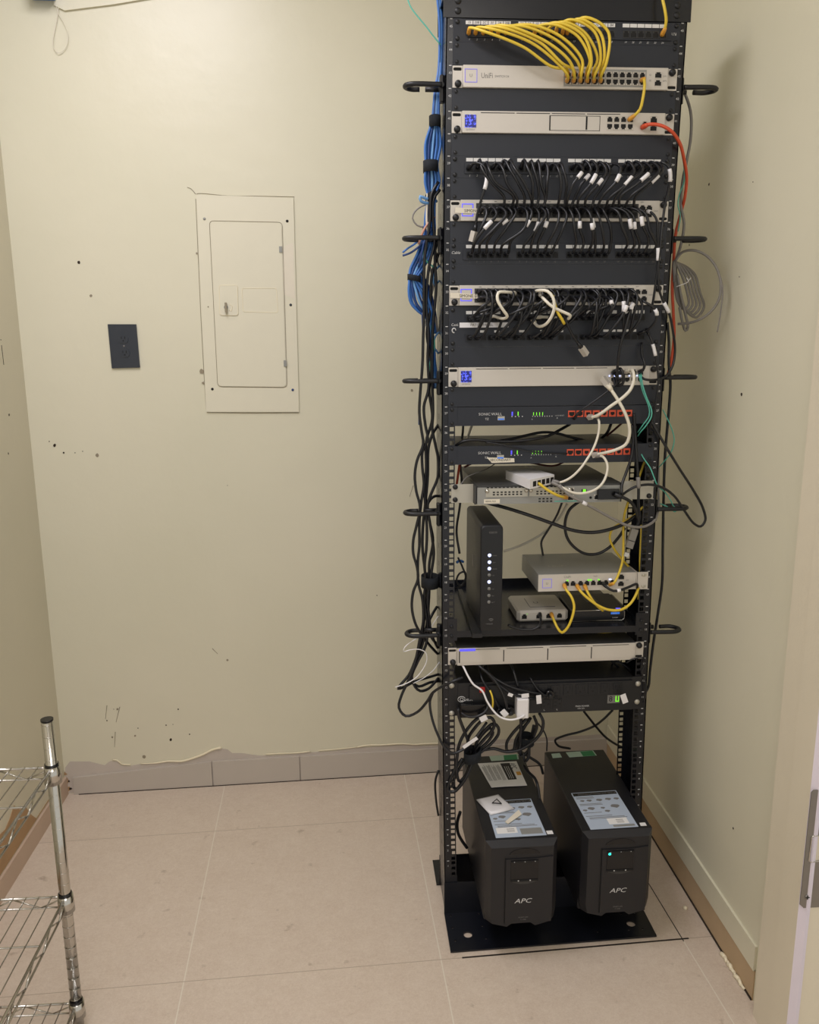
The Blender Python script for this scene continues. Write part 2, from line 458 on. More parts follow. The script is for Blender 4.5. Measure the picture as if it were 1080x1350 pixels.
# old scratches running down the left of the wall
for pts in (((158, 932), (153, 952)), ((141, 930), (139, 948)), ((152, 965), (151, 985)), ((280, 855), (287, 862)), ((545, 640), (540, 655))):
    a, c = [PB(x, y, 0.4) for x, y in pts]; b.tube([a, c], [1.2, 0.5], 4)
b.build('wall_scuffs', 'scuff', wall_back)
b = MB()
for x, y, r in ((12, 547, 4), (11, 598, 3), (1, 448, 2)):
    blob(b, PX(x, y, XL + 0.2), (1, 0, 0), r)
a, c = PX(2, 455, XL + .4), PX(5, 481, XL + .4); b.tube([a, c], 0.8, 4)
b.build('wall_marks', 'hole', wall_left)
b = MB()
for x, y, r in ((978, 520, 4.5), (935, 243, 3), (909, 323, 2.5), (967, 1092, 3), (975, 365, 1.5), (993, 240, 1.5)):
    blob(b, PX(x, y, XR - 0.2), (-1, 0, 0), r)
b.build('wall_holes', 'hole', wall_right)

# grey tile base along the back wall
pt = lambda x, y, o=0: PB(x, y, o)
foot = lambda x: Vector((x, YB(x), ZF))
b = MB()
for x0, x1 in ((-1405, -958), (-954, -668), (-664, -180), (-176, 402)):
    z1a = ZF + 86; n = NB * 9
    b.prism([foot(x0), foot(x1), foot(x1) + Vector((0, 0, 88)), foot(x0) + Vector((0, 0, 88 if x0 > -1400 else 60))], n)
struct(b.build('baseboard_back', 'tilebase'))
# torn strip where an older skirting was pulled off, ragged along its top
rag = [(86, 1012), (92, 1004), (118, 1004), (138, 1009), (146, 1003), (154, 1004), (160, 1009), (172, 1010), (186, 1007), (205, 1006), (235, 1005), (252, 1002), (266, 997), (280, 990), (292, 987), (300, 988), (306, 993), (318, 993), (340, 996), (360, 996), (388, 994), (410, 992), (440, 990), (470, 986), (500, 984), (530, 982), (560, 983), (600, 981), (640, 976), (680, 974), (720, 972), (760, 970), (797, 968)]
low = [PB(x, 1046 - (x - 86) * 0.06, 1.2) for x, y in rag]
b = MB(); top = [PB(x, y, 1.2) for x, y in rag]
for i in range(len(rag) - 1):
    b.prism([low[i], low[i + 1], top[i + 1], top[i]], NB * -1.0)
struct(b.build('trim_1', 'plaster'))
# cream paint skin curling off above the tear
curl = [(185, 1008), (205, 1007), (222, 1004.5), (240, 1004.5), (256, 1000), (268, 995.5), (280, 989.5), (292, 986.5)]
b = MB(); b.tube(smooth_path([PB(x, y - 1, 3) for x, y in curl], 8), [1.2 + 2.6 * math.sin(math.pi * (i + .5) / 60) for i in range(len(smooth_path([PB(x, y - 1, 3) for x, y in curl], 8)))], 6)
for seg, rr in ((((350, 995.5), (365, 994.5), (392, 993.5), (410, 991.5)), 1.8), (((470, 986), (484, 983.5), (505, 983), (530, 981.5), (548, 982.5), (560, 981.5), (585, 981)), 2.4), (((420, 990.5), (440, 989), (470, 986)), 1.6), (((148, 1003), (154, 1003), (160, 1008), (172, 1009)), 2.0)):
    b.tube(smooth_path([PB(x, y - 1, 2.5) for x, y in seg], 8), rr, 6)
struct(b.build('trim_2', 'curl'))
# damaged corner at the left end: dark gap and broken plaster
b = MB()
for c, r in (((88, 1030), 12), ((90, 1040), 9), ((86, 1020), 8)): blob(b, PB(c[0], c[1], 1.6), NB, r, 9, 0.6)
struct(b.build('trim_3', 'kraft'))
b = MB(); blob(b, PB(93, 1040, 2.4), NB, 6, 8, .6); blob(b, PB(91, 1030, 2.4), NB, 4, 8, .7)
struct(b.build('trim_4', 'hole'))
# right wall: brown adhesive band low down with a paler lip above it
yy = [-338 + 1080 * i / 40 for i in range(41)]
b = MB()
for a, c in zip(yy, yy[1:]): b.prism([(XR, a, ZF), (XR, c, ZF), (XR, c, ZF + 76 + 3 * math.sin(c * .05)), (XR, a, ZF + 76 + 3 * math.sin(a * .05))], (-3, 0, 0))
struct(b.build('baseboard_right', 'brown'))
b = MB()
for a, c in zip(yy, yy[1:]): b.prism([(XR, a, ZF + 76), (XR, c, ZF + 76), (XR, c, ZF + 138), (XR, a, ZF + 138)], (-6, 0, 0))
struct(b.build('trim_5', 'wall'))
b = MB()
for i in range(9):
    y = -300 + i * 12
    b.tube(smooth_path([(XR - 5 - 3 * (i % 2), y - 8, ZF + 2), (XR - 8, y, ZF + 5 + (i * 7 % 4)), (XR - 5 - 2 * (i % 3), y + 9, ZF + 2)], 3), 3.2 + (i % 3), 6)
b.dome((XR - 30, -28, ZF), (0, 0, 1), 7, 7, 7, 2)
struct(b.build('trim_6', 'curl'))
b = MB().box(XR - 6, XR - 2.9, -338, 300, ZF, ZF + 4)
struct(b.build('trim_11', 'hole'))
b = MB().prism([foot(-1390) + NB * 8, foot(402) + NB * 8, foot(402) + NB * 10.5, foot(-1390) + NB * 10.5], (0, 0, 2.4))  # dark strip paints in the shadow line at the foot of the back baseboard
struct(b.build('baseboard_shadow_line', 'hole'))
# left wall: plaster base strip and bare brown paper patches behind the shelf
b = MB().box(XL, XL + 8, -900, YB(XL), ZF, ZF + 62)
struct(b.build('baseboard_left', 'pinkbase'))
b = MB()
ys = [-900 + i * 34 for i in range(44)]
hz = [random.uniform(-1, 1) for _ in ys]
for i in range(len(ys) - 1):
    def hh(j): 
        y = ys[j]; return ZF + 62 + (110 + 26 * hz[j] if y < 360 else (40 + 12 * hz[j] if y < 420 else 6))
    b.prism([(XL, ys[i], ZF + 66), (XL, ys[i + 1], ZF + 66), (XL, ys[i + 1], hh(i + 1)), (XL, ys[i], hh(i))], (1.5, 0, 0))
struct(b.build('trim_7', 'kraft'))

# slanting pale seam and blue box peeping in at the top left
b = MB()
s0 = [PB(86, 15, 0), PB(150, 7, 0), PB(215, -4, 0), PB(215, -60, 0), PB(70, -60, 0), PB(72, 8, 0)]
b.prism(s0, NB * 7)
struct(b.build('trim_8', 'wall'))
b = MB(); a = PB(42, 1, 0); c = PB(72, -40, 0)
b.rbox(a.x, c.x, a.y - 60, a.y - 2, a.z, a.z + 90, 4)
bx = b.build('wall_box', 'blue_c'); tag(bx, 'blue plastic box on the back wall, cut off by the top left edge', 'box')
lp = [(68, -6), (74, 8), (77, 18), (84, 30), (89, 42), (89, 56), (84, 66), (77, 70), (71, 64), (70, 52), (73, 36), (76, 20), (77, 8), (76, -6)]
cable('string_loop', 'thin translucent string loop hanging on the back wall at top left', 'string', [tuple(0 for _ in range(0))] if 0 else [PB(x, y, 6 + (i % 2)) for i, (x, y) in enumerate(lp)], 0.9, 'white_c', px=False)

# ------------------------------------------------------------------ doorway on the right
trimX = 385.0
b = MB().box(trimX, XR, -508, -378, ZF, 2120)
b.box(trimX - 2, trimX, -440, -508, ZF, 2120)
struct(b.build('trim_9', 'frame'))
b = MB().prism([(trimX - 2, -508, ZF), (trimX + 6, -508, ZF), (trimX + 16, -518, ZF), (trimX + 9, -520, ZF)], (0, 0, 2120 - ZF))
struct(b.build('trim_10', 'lav'))
b = MB().box(trimX + 12, 560, -516, -505, ZF, 2120)
jamb = struct(b.build('door_1', 'frame'))
e = empty('strike_plate', (P(1090, 1120, -516).x, -516, P(1090, 1205, -516).z), 'brushed steel strike plate screwed to the cream door jamb at right edge', 'strike plate')
a = P(1069, 1043, -516.5); z0 = P(1068, 1196, -516.5).z; z1 = P(1076, 1041, -516.5).z
x0 = a.x + 1
hx0 = x0 + 9; hz0, hz1 = z0 + (z1 - z0) * .40, z0 + (z1 - z0) * .62
outer = [(x0, z0 + 8), (x0 + 8, z0), (x0 + 52, z0), (x0 + 60, z0 + 8), (x0 + 60, z1 - 6), (x0 + 54, z1), (x0 + 4, z1), (x0, z1 - 5)]
hole = [(hx0, hz0 + 3), (hx0 + 3, hz0), (hx0 + 24, hz0), (hx0 + 24, hz1), (hx0 + 3, hz1), (hx0, hz1 - 3)]
b = MB().plate(outer, [hole], lambda u, v, w: Vector((u, -516.2 - w, v)), 1.8); b.build('plate', 'steel', e)
b = MB().tube([Vector((u, -518.5, v)) for u, v in hole], 1.6, 6, True); b.build('lip', 'chrome', e)
b = MB().dome((x0 + 13, -518, z0 + 24), (0, -1, 0), 5.5, 2, 14, 3); b.mat(1).box(x0 + 9, x0 + 17, -520.4, -519.6, z0 + 23.2, z0 + 24.8).box(x0 + 12.2, x0 + 13.8, -520.4, -519.6, z0 + 20, z0 + 28); b.build('screw', ['steel', 'dark'], e)

# ------------------------------------------------------------------ breaker panel and outlet on the back wall
def wq(c, o=0.0): return [PB(x, y, o) for x, y in c]
e = empty('breaker_panel', PB(330, 543, 0), 'cream painted breaker panel with a small latched door on the back wall', 'electrical panel')
cov = [(259, 257), (387, 261), (394.5, 543), (272, 543)]
MB().prism(wq(cov), NB * 5).build('cover', 'panel', e)
def rr(c, r):      # px quad with rounded corners
    out = []; n = len(c)
    for i in range(n):
        p = Vector(c[i]); a = (Vector(c[i - 1]) - p).normalized(); d = (Vector(c[(i + 1) % n]) - p).normalized()
        for t in (0, .25, .5, .75, 1): 
            q = p + a * r * (1 - t) ** 2 + d * r * t ** 2
            out.append((q.x, q.y))
    return out
dq = [(277, 292), (371, 294), (377.5, 510), (288, 509)]
door = MB().prism(wq(rr(dq, 6), 5.2), NB * 2.2).build('door', 'panel', e)
g = rr([(276, 291), (372.2, 293), (378.7, 511), (287, 510)], 6)
MB().tube(wq(g, 5.4), 0.85, 6, True).build('door_gap', 'scuff', e)
lq = [(289, 376), (313, 376), (314, 415.5), (290, 415.5)]
pl = MB().prism(wq(rr(lq, 3), 7.2), NB * 2.5).build('latch', 'panel', door)
MB().tube(wq(rr(lq, 3), 9.2), 0.9, 6, True).build('latch_rim', 'curl', door)
b = MB(); c = PB(298, 405, 9.5); b.cyl(c, NB, 6, 3, 14); b.build('key_cylinder', 'silver2', door)
b = MB(); b.prism(wq([(296.5, 399), (299, 399), (300, 412), (297, 412)], 12), NB * 9); b.build('key', 'scuff', door)
b = MB().tube(wq([(303, 401), (306.5, 404), (305, 410), (302, 409)], 10), 1.1, 6); b.build('keyhole_cover', 'curl', door)
b = MB().tube(wq(rr([(319, 380), (364.5, 380), (366.5, 412), (320.5, 411)], 3), 7.4), 0.9, 6, True); b.build('label_recess', 'curl', door)
for x, y in ((370, 329), (376, 479)):
    b = MB(); b.prism(wq([(x - 2, y - 4), (x + 2, y - 4), (x + 2.3, y + 4), (x - 1.7, y + 4)], 5), NB * 5); b.build('hinge', 'silver2', e)
for x, y, m in ((269.5, 288.5, 'silver2'), (378.7, 291.5, 'dark'), (383.3, 402, 'outlet'), (386, 514, 'blue_d'), (280, 513, 'dark'), (274.5, 404.5, 'scuff')):
    b = MB().dome(PB(x, y, 5), NB, 4.2 if m != 'scuff' else 2, 2.4, 10, 3); b.build('screw', m, e)
b = MB().prism(wq([(372, 330), (376, 324), (386.5, 320), (388.5, 394), (374, 388)], 5.1), NB * 0.4); b.build('bare_patch', 'label', e)
b = MB()
for pts in (((259, 256), (262, 255), (300, 258), (340, 258.5), (388, 259.5)), ((258, 262), (261, 330), (265, 420), (270, 510), (272, 542)), ((273, 543.5), (330, 544.5), (394, 544)), ((247, 247), (252, 249), (258, 256))):
    b.tube(smooth_path(wq(pts, 1.0), 12), 0.8, 5)
blob(b, PB(266, 490, 1.5), NB, 8, 9, .6); blob(b, PB(268, 505, 1.5), NB, 5, 9, .6); blob(b, PB(259.5, 334, 1.5), NB, 3.5)
b.build('crack', 'scuff', e)
e = empty('wall_outlet', PB(165, 486, 0), 'slate grey duplex outlet plate on the back wall left of the panel', 'outlet')
MB().prism(wq([(142.5, 427.5), (180, 427.5), (185, 484.5), (148, 485.5)]), NB * 6).build('cover_plate', 'outlet', e)
for cx, cy in ((162.5, 447), (164.5, 465.5)):
    c = PB(cx, cy, 6); n = 16; pts = []
    for i in range(n):
        a = 2 * math.pi * i / n; pts.append(c + Vector((1, .0372, 0)) * 14.5 * math.cos(a) + Vector((0, 0, 1)) * max(-11.5, min(11.5, 14.5 * math.sin(a))))
    r_ = MB().prism(pts, NB * 2).build('receptacle', 'outlet', e)
    b = MB(); c2 = c + NB * 2.1
    for dx in (-5, 5): b.box(c2.x + dx - 1, c2.x + dx + 1, c2.y - .5, c2.y + .2, c2.z, c2.z + 7)
    b.cyl(c2 + Vector((0, .2, -5)), (0, -1, 0), 2.3, .8, 10); b.build('slots', 'dark', r_)
b = MB().dome(PB(163.5, 456.2, 6), NB, 3, 1.2, 10, 3); b.build('screw', 'gink', e)

# ================================================================== RACK
UH = 44.45
rack = empty('equipment_rack', (0, 50, -105), 'tall black open frame equipment rack standing on the tiled floor by right wall', 'rack')
PD = 113.0
def post(side):
    b = MB(); sg = side
    zs = [-30] + [i * UH for i in range(0, 46)] + [2046]
    def hole(cx, cz, s=4.9): return [(cx - s, cz - s), (cx + s, cz - s), (cx + s, cz + s), (cx - s, cz + s)]
    x_in, x_out, xh = 225.0, 256.0, 232.5
    def seg(y, th):
        for k in range(45):
            z0 = k * UH; z1 = z0 + UH; hs = [hole(xh, z0 + q) for q in (6.35, 22.22, 38.1)]
            b.plate([(x_in, z0), (x_out, z0), (x_out, z1), (x_in, z1)], hs, lambda u, v, w: Vector((sg * u + bow(v), y + w, v)), th)
        b.add([], [])
        for z0, z1 in ((-105, 0), (45 * UH, 2046)):
            b.box(min(sg * x_in, sg * x_out) + bow(z0), max(sg * x_in, sg * x_out) + bow(z0), y, y + th, z0, z1)
    seg(0, 2.5); seg(PD - 2.5, 2.5)
    for k in range(-2, 46):      # the web with its small slots
        z0 = k * UH; z1 = min(z0 + UH, 2046)
        if k == -2: z0 = -105
        if z1 <= z0: continue
        hs = [[(55, z0 + 12), (60, z0 + 12), (60, z0 + 24), (55, z0 + 24)], [(14, z0 + 30), (18, z0 + 30), (18, z0 + 38), (14, z0 + 38)]] if z1 - z0 > 40 else []
        b.plate([(0, z0), (PD, z0), (PD, z1), (0, z1)], hs, lambda u, v, w: Vector((sg * (x_out - w) + bow(v), u, v)), 2.5)
    o = b.build('post', 'rack', rack)
    b = MB()
    for k in range(1, 46):
        z = k * UH; x = sg * 246 + bow(z)
        b.box(x - 2.6, x + 2.6, -.35, .05, z - .8, z + .8)
        b.text(str(k), front(x, 0, z - 14.5), 6.8, 'CENTER')
    b.build('unit_markings', 'wink', o)
    return o
post(-1); post(1)
for y0 in (-3, PD):
    b = MB().box(-262, 262, y0, y0 + 3, 2002, 2042)
    if y0 < 0: b.box(-262, 262, -3, 60, 2042, 2045)
    else: b.box(-262, 262, PD - 57, PD + 3, 2042, 2045)
    t = b.build('top_angle', 'rack', rack)
    if y0 < 0:
        for x in (-232, 232):
            for z in (2014, 2033): MB().dome((x, -3, z), (0, -1, 0), 7, 3.5, 14, 3).build('bolt', 'blackp', t)
def circ(cx, cy, r, n=16): return [(cx + r * math.cos(2 * math.pi * i / n), cy + r * math.sin(2 * math.pi * i / n)) for i in range(n)]
# base angles: upright flange bolted to the posts, flat flange with anchor holes
holes = [circ(PZ(617, 1232, -105).x, PZ(617, 1232, -105).y, 11), circ(PZ(832, 1217.5, -105).x, PZ(832, 1217.5, -105).y, 11)]
for x, y in ((594, 1207), (597, 1223), (600.5, 1240), (632, 1204.5), (636, 1220.5), (641, 1237)):
    p = PZ(x, y, -105); holes.append(circ(p.x, p.y, 3.2, 8))
for x in (120, 200, 235): 
    for y in (-100, -40): holes.append(circ(x, y, 3.2, 8))
b = MB().plate([(-256, -140), (262, -126), (262, -2), (-256, -2)], holes, lambda u, v, w: Vector((u, v, -105 + w - 4)), 4)
b.box(-256, 256, -3.5, -.5, -107, -17)
b.build('base_angle', 'rack', rack)
b = MB().plate([(-264, PD + 2), (262, PD + 2), (262, 226), (-264, 222)], [circ(-200, 190, 11), circ(200, 190, 11)], lambda u, v, w: Vector((u, v, -105 + w - 4)), 4)
b.box(-256, 256, PD + .5, PD + 3.5, -107, -17)
b.build('base_angle', 'rack', rack)
# cable rings on both sides
def ring(side, px, py, gap=True):
    z = P(px, py, 30).z; x = side * 256 + bow(z); L = 82
    e_ = MB()
    e_.rbox(min(x, x + side * 9), max(x, x + side * 9), 14, 34, z - 32, z + 22, 3)
    y0, y1 = 8, 46
    path = [Vector((x + side * 6, y0, z)), Vector((x + side * (L - 12), y0, z)), Vector((x + side * L, y0 + 10, z)), Vector((x + side * L, y1 - 14, z)), Vector((x + side * (L - 14), y1, z))]
    if side < 0: path += [Vector((x + side * 50, y1, z))]
    else: path += [Vector((x + side * (L - 40), y1, z))]
    e_.tube(smooth_path(path, 6), 5.2, 8)
    e_.tube([Vector((x + side * (38 if side < 0 else 26), y1, z)), Vector((x + side * 6, y1, z))], 5.2, 8)
    e_.tube([Vector((x + side * 6, y0, z)), Vector((x + side * 6, y1, z))], 5.2, 8)
    e_.build('cable_ring', 'blackp', rack)
for y in (115, 315, 502, 675, 834): ring(-1, 555, y)
for y in (119, 316, 497, 668, 828): ring(1, 900, y)

# shared screw meshes
def knob(parent, x, y, z, r=5.4, m='blackp', h=6):
    b = MB().cyl((x, y, z), (0, -1, 0), r, h * .6, 14, r * .95).dome((x, y - h * .6, z), (0, -1, 0), r * .9, h * .4, 14, 3)
    return b.build('screw', m, parent)

# ------------------------------------------------------------------ blank panels
def place(k, label_what): pass
names_blank = [(44, 'between the yellow-cabled patch panel and the silver switch below it'), (42, 'between the two topmost silver devices'), (40, 'under the silver device with the blue screen and drive bay'),
               (38, 'between the upper black-cabled patch panel and the switch below it'), (36, 'under the second silver switch, above the third patch panel'), (34, 'under the third patch panel, above the switch full of cables'),
               (30, 'above the lone silver device with a blue screen and plugs at right'), (28, 'under the lone silver device, above the first black firewall')]
proto = None
def build_blank():
    e = empty('blank_panel', (0, 0, 0), 'x', 'blank panel', 'black blank panels between the devices')
    b = MB().box(-241, 241, -2.2, -.1, .12, UH - .12); b.box(-225, 225, -.1, 16, .12, 2).box(-225, 225, -.1, 16, UH - 2.2, UH - .12); b.build('faceplate', 'blank', e)
    for x in (-232.5, 232.5):
        for z in (6.4, 38): MB().cyl((x, -2.2, z), (0, -1, 0), 4.4, 1.2, 14).dome((x, -3.4, z), (0, -1, 0), 3.4, 1.6, 12, 3).build('screw', 'blackp', e)
    return e
def copy_tree(o, parent=None):
    c = o.copy(); col.objects.link(c); c.parent = parent
    for ch in o.children: copy_tree(ch, c)
    return c
src = build_blank()
for i, (k, w) in enumerate(names_blank):
    o = src if i == 0 else copy_tree(src)
    z = (k - 1) * UH; o.location = W(bow(z + 22), 0, z); o['_o'] = (bow(z + 22), 0, z)
    o['label'] = 'black blank panel ' + w

# ------------------------------------------------------------------ jacks
_pm = {}
def jackmesh(w, h, mats):
    key = (w, h, tuple(mats))
    if key in _pm: return _pm[key]
    b = MB()
    # sunken jack: dark floor, raised thin rim, stepped keyway
    b.mat(0); t = .9
    b.box(-w / 2 - t, w / 2 + t, -1.2, 0, -h / 2 - t, -h / 2).box(-w / 2 - t, w / 2 + t, -1.2, 0, h / 2, h / 2 + t).box(-w / 2 - t, -w / 2, -1.2, 0, -h / 2, h / 2).box(w / 2, w / 2 + t, -1.2, 0, -h / 2, h / 2)
    b.mat(1).box(-w / 2, w / 2, -.3, 0, -h / 2, h / 2 * .45).box(-w * .3, w * .3, -.3, 0, h / 2 * .45, h / 2 * .95)
    b.mat(0).box(-w / 2, -w * .3, -.6, 0, h / 2 * .45, h / 2).box(w * .3, w / 2, -.6, 0, h / 2 * .45, h / 2)
    ob = b.build('port', mats, origin=(0, 0, 0)); me = ob.data; bpy.data.objects.remove(ob)
    _pm[key] = me; return me
def port(parent, x, y, z, w=11.5, h=9.5, mats=('silver', 'dark'), flip=False, name='port'):
    me = jackmesh(w, h, mats); ob = bpy.data.objects.new(name, me); col.objects.link(ob); ob.parent = parent
    o0 = Vector(parent['_o']); ob.location = (Vector((x, y, z)) - o0) / 1000
    if flip: ob.rotation_euler = (0, math.pi, 0)
    ob['_o'] = (x, y, z); return ob

# ------------------------------------------------------------------ patch panels
G24 = [-201, -90.5, 20.5, 131]
def pcol(i, off=0.0): return G24[i // 6] + off + 15.9 * (i % 6)
def patch_panel(k, label, off, windows=True, brand=None, right=None, scrib=False):
    z0 = (k - 1) * UH; bx_ = bow(z0 + 22)
    e = empty('patch_bay', (bx_, 0, z0), label, 'patch panel')
    b = MB().box(bx_ - 241, bx_ + 241, -2.2, -.1, z0 + .12, z0 + UH - .12); b.box(bx_ - 222, bx_ + 222, 0, 26, z0 + 2, z0 + UH - 2)
    b.box(bx_ - 212, bx_ + 222, -5, -2.2, z0 + 9, z0 + 30)
    b.build('faceplate', 'blank', e)
    for g in range(4):
        x = bx_ + G24[g] + off - 7.9
        m = MB(); cols = 'paper'
        for i in range(6): m.box(x + i * 15.9 + .5, x + (i + 1) * 15.9 - .9, -3.2, -2.2, z0 + 33.5, z0 + 40.5)
        w = m.build('label_strip', 'paper', e)
        m = MB()
        if scrib and g < 3:
            for i in range(6): m.text(random.choice(['2A', '20B', '31', '2C', 'B4', '15']), front(x + i * 15.9 + 7.5, -3.2, z0 + 37), 6.5, 'CENTER', shear=.2)
            m.build('handwriting', 'ink', w)
        m = MB()
        for i in range(6): m.text(str(g * 6 + i + 1), front(x + i * 15.9 + 8, -2.3, z0 + 5), 5.2, 'CENTER', shear=.3)
        m.build('port_numbers', 'wink' if brand is None or k == 45 else 'gink', e)
        for i in range(6): port(e, bx_ + G24[g] + off + 15.9 * i, -5, z0 + 19.5, 12, 12, ('greytop' if k == 45 else 'blackp', 'dark'))
    for x in (-232.5, 232.5):
        for z in (6.4, 38): knob(e, bx_ + x, -2.2, z0 + z, 4.6, 'blackp', 4)
    m = MB()
    if brand: m.text(brand, front(bx_ - 238, -2.3, z0 + 24), 8.5, 'LEFT', shear=.3)
    if right: m.text(right, front(bx_ + 224, -2.3, z0 + 22), 7.5, 'CENTER', shear=.2)
    if m.v: m.build('lettering', 'wink', e)
    return e
patch_panel(45, 'topmost black patch panel, with yellow cables plugged into it', -7, right='CAT6', scrib=True)
patch_panel(39, 'black patch panel with white label windows feeding black tagged cables downward', 0)
patch_panel(35, 'black patch panel lettered at its left end, below the upper many-port switch', 3, brand='Cable', right='5e')
# two-unit 48 port panel
z0 = 30 * UH; bx_ = bow(z0 + 44)
e = empty('patch_bay', (bx_, 0, z0), 'tall two-row black patch panel with a wide white strip label at left', 'patch panel')
b = MB().box(bx_ - 241, bx_ + 241, -2.2, -.1, z0 + .12, z0 + 2 * UH - .12).box(bx_ - 222, bx_ + 222, 0, 26, z0 + 2, z0 + 2 * UH - 2)
for zz in (12, 54): b.box(bx_ - 205, bx_ + 205, -5, -2.2, z0 + zz, z0 + zz + 16)
b.build('faceplate', 'blank', e)
for zz, rows in ((20, 0), (62, 1)):
    for i in range(24): port(e, bx_ - 196 + (i // 6) * 104 + 15.9 * (i % 6), -5, z0 + zz, 12, 11, ('blackp', 'dark'))
m = MB()
random.seed(3)
for g in range(4):
    for i in range(6):
        if random.random() < .8: m.box(bx_ - 203 + g * 104 + i * 15.9, bx_ - 190 + g * 104 + i * 15.9, -3, -2.2, z0 + 71, z0 + 78)
        if random.random() < .45: m.box(bx_ - 203 + g * 104 + i * 15.9, bx_ - 191 + g * 104 + i * 15.9, -3, -2.2, z0 + 31, z0 + 36)
m.build('label_strip', 'paper', e)
st = MB().box(bx_ - 218, bx_ - 108, -6.2, -5.6, z0 + 42, z0 + 53).build('strip_label', 'white', e)
MB().text('PATCH PANEL', front(bx_ - 194, -6.3, z0 + 47.5), 8, 'LEFT').build('lettering', 'gink', st)
m = MB().text('Cat6', front(bx_ - 236, -2.3, z0 + 48), 8, 'LEFT')
m.tube([Vector((bx_ - 230 + 4 * math.cos(a * .5), -2.8, z0 + 36 + 5 * math.sin(a * .5))) for a in range(0, 11)], 1.3, 5)
m.build('lettering', 'wink', e)
for x in (-232.5, 232.5):
    for z in (8, 80): knob(e, bx_ + x, -2.2, z0 + z, 4.6, 'blackp', 4)

# ------------------------------------------------------------------ silver 1U devices
def silver_unit(name, k, label, cat, depth=280):
    z0 = (k - 1) * UH; c = bow(z0 + 22)
    e = empty(name, (c, 0, z0), label, cat)
    MB().rbox(c - 219.5, c + 219.5, -9, depth, z0 + .6, z0 + UH - .6, 1.2).build('chassis', 'silver', e)
    for sg in (-1, 1):
        x0, x1 = sorted((c + sg * 220, c + sg * 241)); zc = z0 + (37 if sg < 0 else 7)
        xm = (x0 + x1) / 2
        slot = [(xm - 6 + 3.2 * math.cos(t), zc + 3.2 * math.sin(t)) for t in [math.pi / 2 + i * math.pi / 6 for i in range(7)]] + [(xm + 6 + 3.2 * math.cos(t), zc + 3.2 * math.sin(t)) for t in [-math.pi / 2 + i * math.pi / 6 for i in range(7)]]
        ear = MB().plate([(x0, z0 + 1), (x1, z0 + 1), (x1, z0 + UH - 1), (x0, z0 + UH - 1)], [slot], lambda u, v, w: Vector((u, -3 + w, v)), 2.8).build('ear', 'silver', e)
        MB().box(xm - 8, xm + 8, -.2, 0, zc - 4, zc + 4).build('slot_shadow', 'dark', ear)
        knob(e, xm - sg * 1, -3, z0 + (8 if sg < 0 else 36), 7.2, 'blackp', 9)
    return e, c, z0
def logo_square(e, x0, x1, z0, z1, y, lit):
    t = 1.1 if not lit else 1.8
    o = MB().box(x0, x1, y - .5, y, z0, z0 + t).box(x0, x1, y - .5, y, z1 - t, z1).box(x0, x0 + t, y - .5, y, z0 + t, z1 - t).box(x1 - t, x1, y - .5, y, z0 + t, z1 - t)
    return o.build('display_ring', 'led_b' if lit else 'violet', e)

e, c, z0 = silver_unit('network_switch', 43, 'topmost silver switch, yellow cables in its left port block', 'network switch')
logo_square(e, c - 216, c - 190, z0 + 10, z0 + 36, -9, False)
m = MB().text('U', front(c - 203, -9, z0 + 23), 9, 'CENTER').text('UniFi', front(c - 182, -9, z0 + 23), 15, 'LEFT', sx=.8).text('SWITCH 24', front(c - 153, -9, z0 + 22), 6, 'LEFT'); m.build('lettering', 'gink', e)
MB().box(c - 6, c + 172, -9.4, -9, z0 + 5, z0 + 39).build('port_block', 'silver2', e)
for i in range(12):
    port(e, c + 3.5 + 14.5 * i, -9.4, z0 + 28.5, 11, 10.5); port(e, c + 3.5 + 14.5 * i, -9.4, z0 + 14.5, 11, 10.5, flip=True)
for zz in (14, 29.5): port(e, c + 197.5, -9, z0 + zz, 14, 11)
m = MB().text('o', front(c + 178, -9, z0 + 30), 8).text('=', front(c + 178, -9, z0 + 18), 9).text('SFP1', front(c + 208, -9, z0 + 27), 4.5).text('SFP2', front(c + 208, -9, z0 + 18), 4.5); m.build('lettering', 'gink', e)
US24 = (c, z0)

def gateway(k, label, bay):
    e, c, z0 = silver_unit('network_gateway', k, label, 'gateway')
    MB().box(c - 214, c - 190, -9.8, -9, z0 + 11, z0 + 36).build('touch_screen', 'screen', e)
    m = MB().text('GATEWAY', front(c - 202, -9, z0 + 6.5), 4, 'CENTER')
    m.build('lettering', 'gink', e)
    m = MB()
    for a in (-180, -104, -28, 48, 124): 
        if a < 120: m.box(c + a, c + a + 72, -9.4, -9, z0 + 39.5, z0 + 40.8)
    m.build('vent', 'dark', e)
    return e, c, z0
e, c, z0 = gateway(41, 'silver gateway with blue screen, drive bay and an orange cable plugged in', True)
m = MB().box(c - 33, c - 30.5, -9.5, -9, z0 + 7, z0 + 36); m.box(c + 46, c + 49.5, -9.5, -9, z0 + 9, z0 + 35)
m.box(c - 33, c + 77, -9.4, -9, z0 + 6.5, z0 + 7.4).box(c - 33, c + 77, -9.4, -9, z0 + 35.6, z0 + 36.5).box(c + 76, c + 77, -9.4, -9, z0 + 7, z0 + 36)
m.build('drive_bay', 'dark', e)
for i in range(4):
    port(e, c + 98 + 15 * i, -9, z0 + 30, 11, 10.5); port(e, c + 98 + 15 * i, -9, z0 + 15.5, 11, 10.5, flip=True)
port(e, c + 175, -9, z0 + 21, 11, 10.5)
for zz in (14, 30.5): port(e, c + 194, -9, z0 + zz, 14, 12)
UDM = (c, z0)
e, c, z0 = gateway(29, 'silver gateway with blue screen and a nearly bare front, mid rack', False)
for i in range(5):
    x = c + 136 + 15.5 * i
    p_ = port(e, x, -9, z0 + 30, 11.5, 12); port(e, x, -9, z0 + 13, 11.5, 10, flip=True)
m = MB()
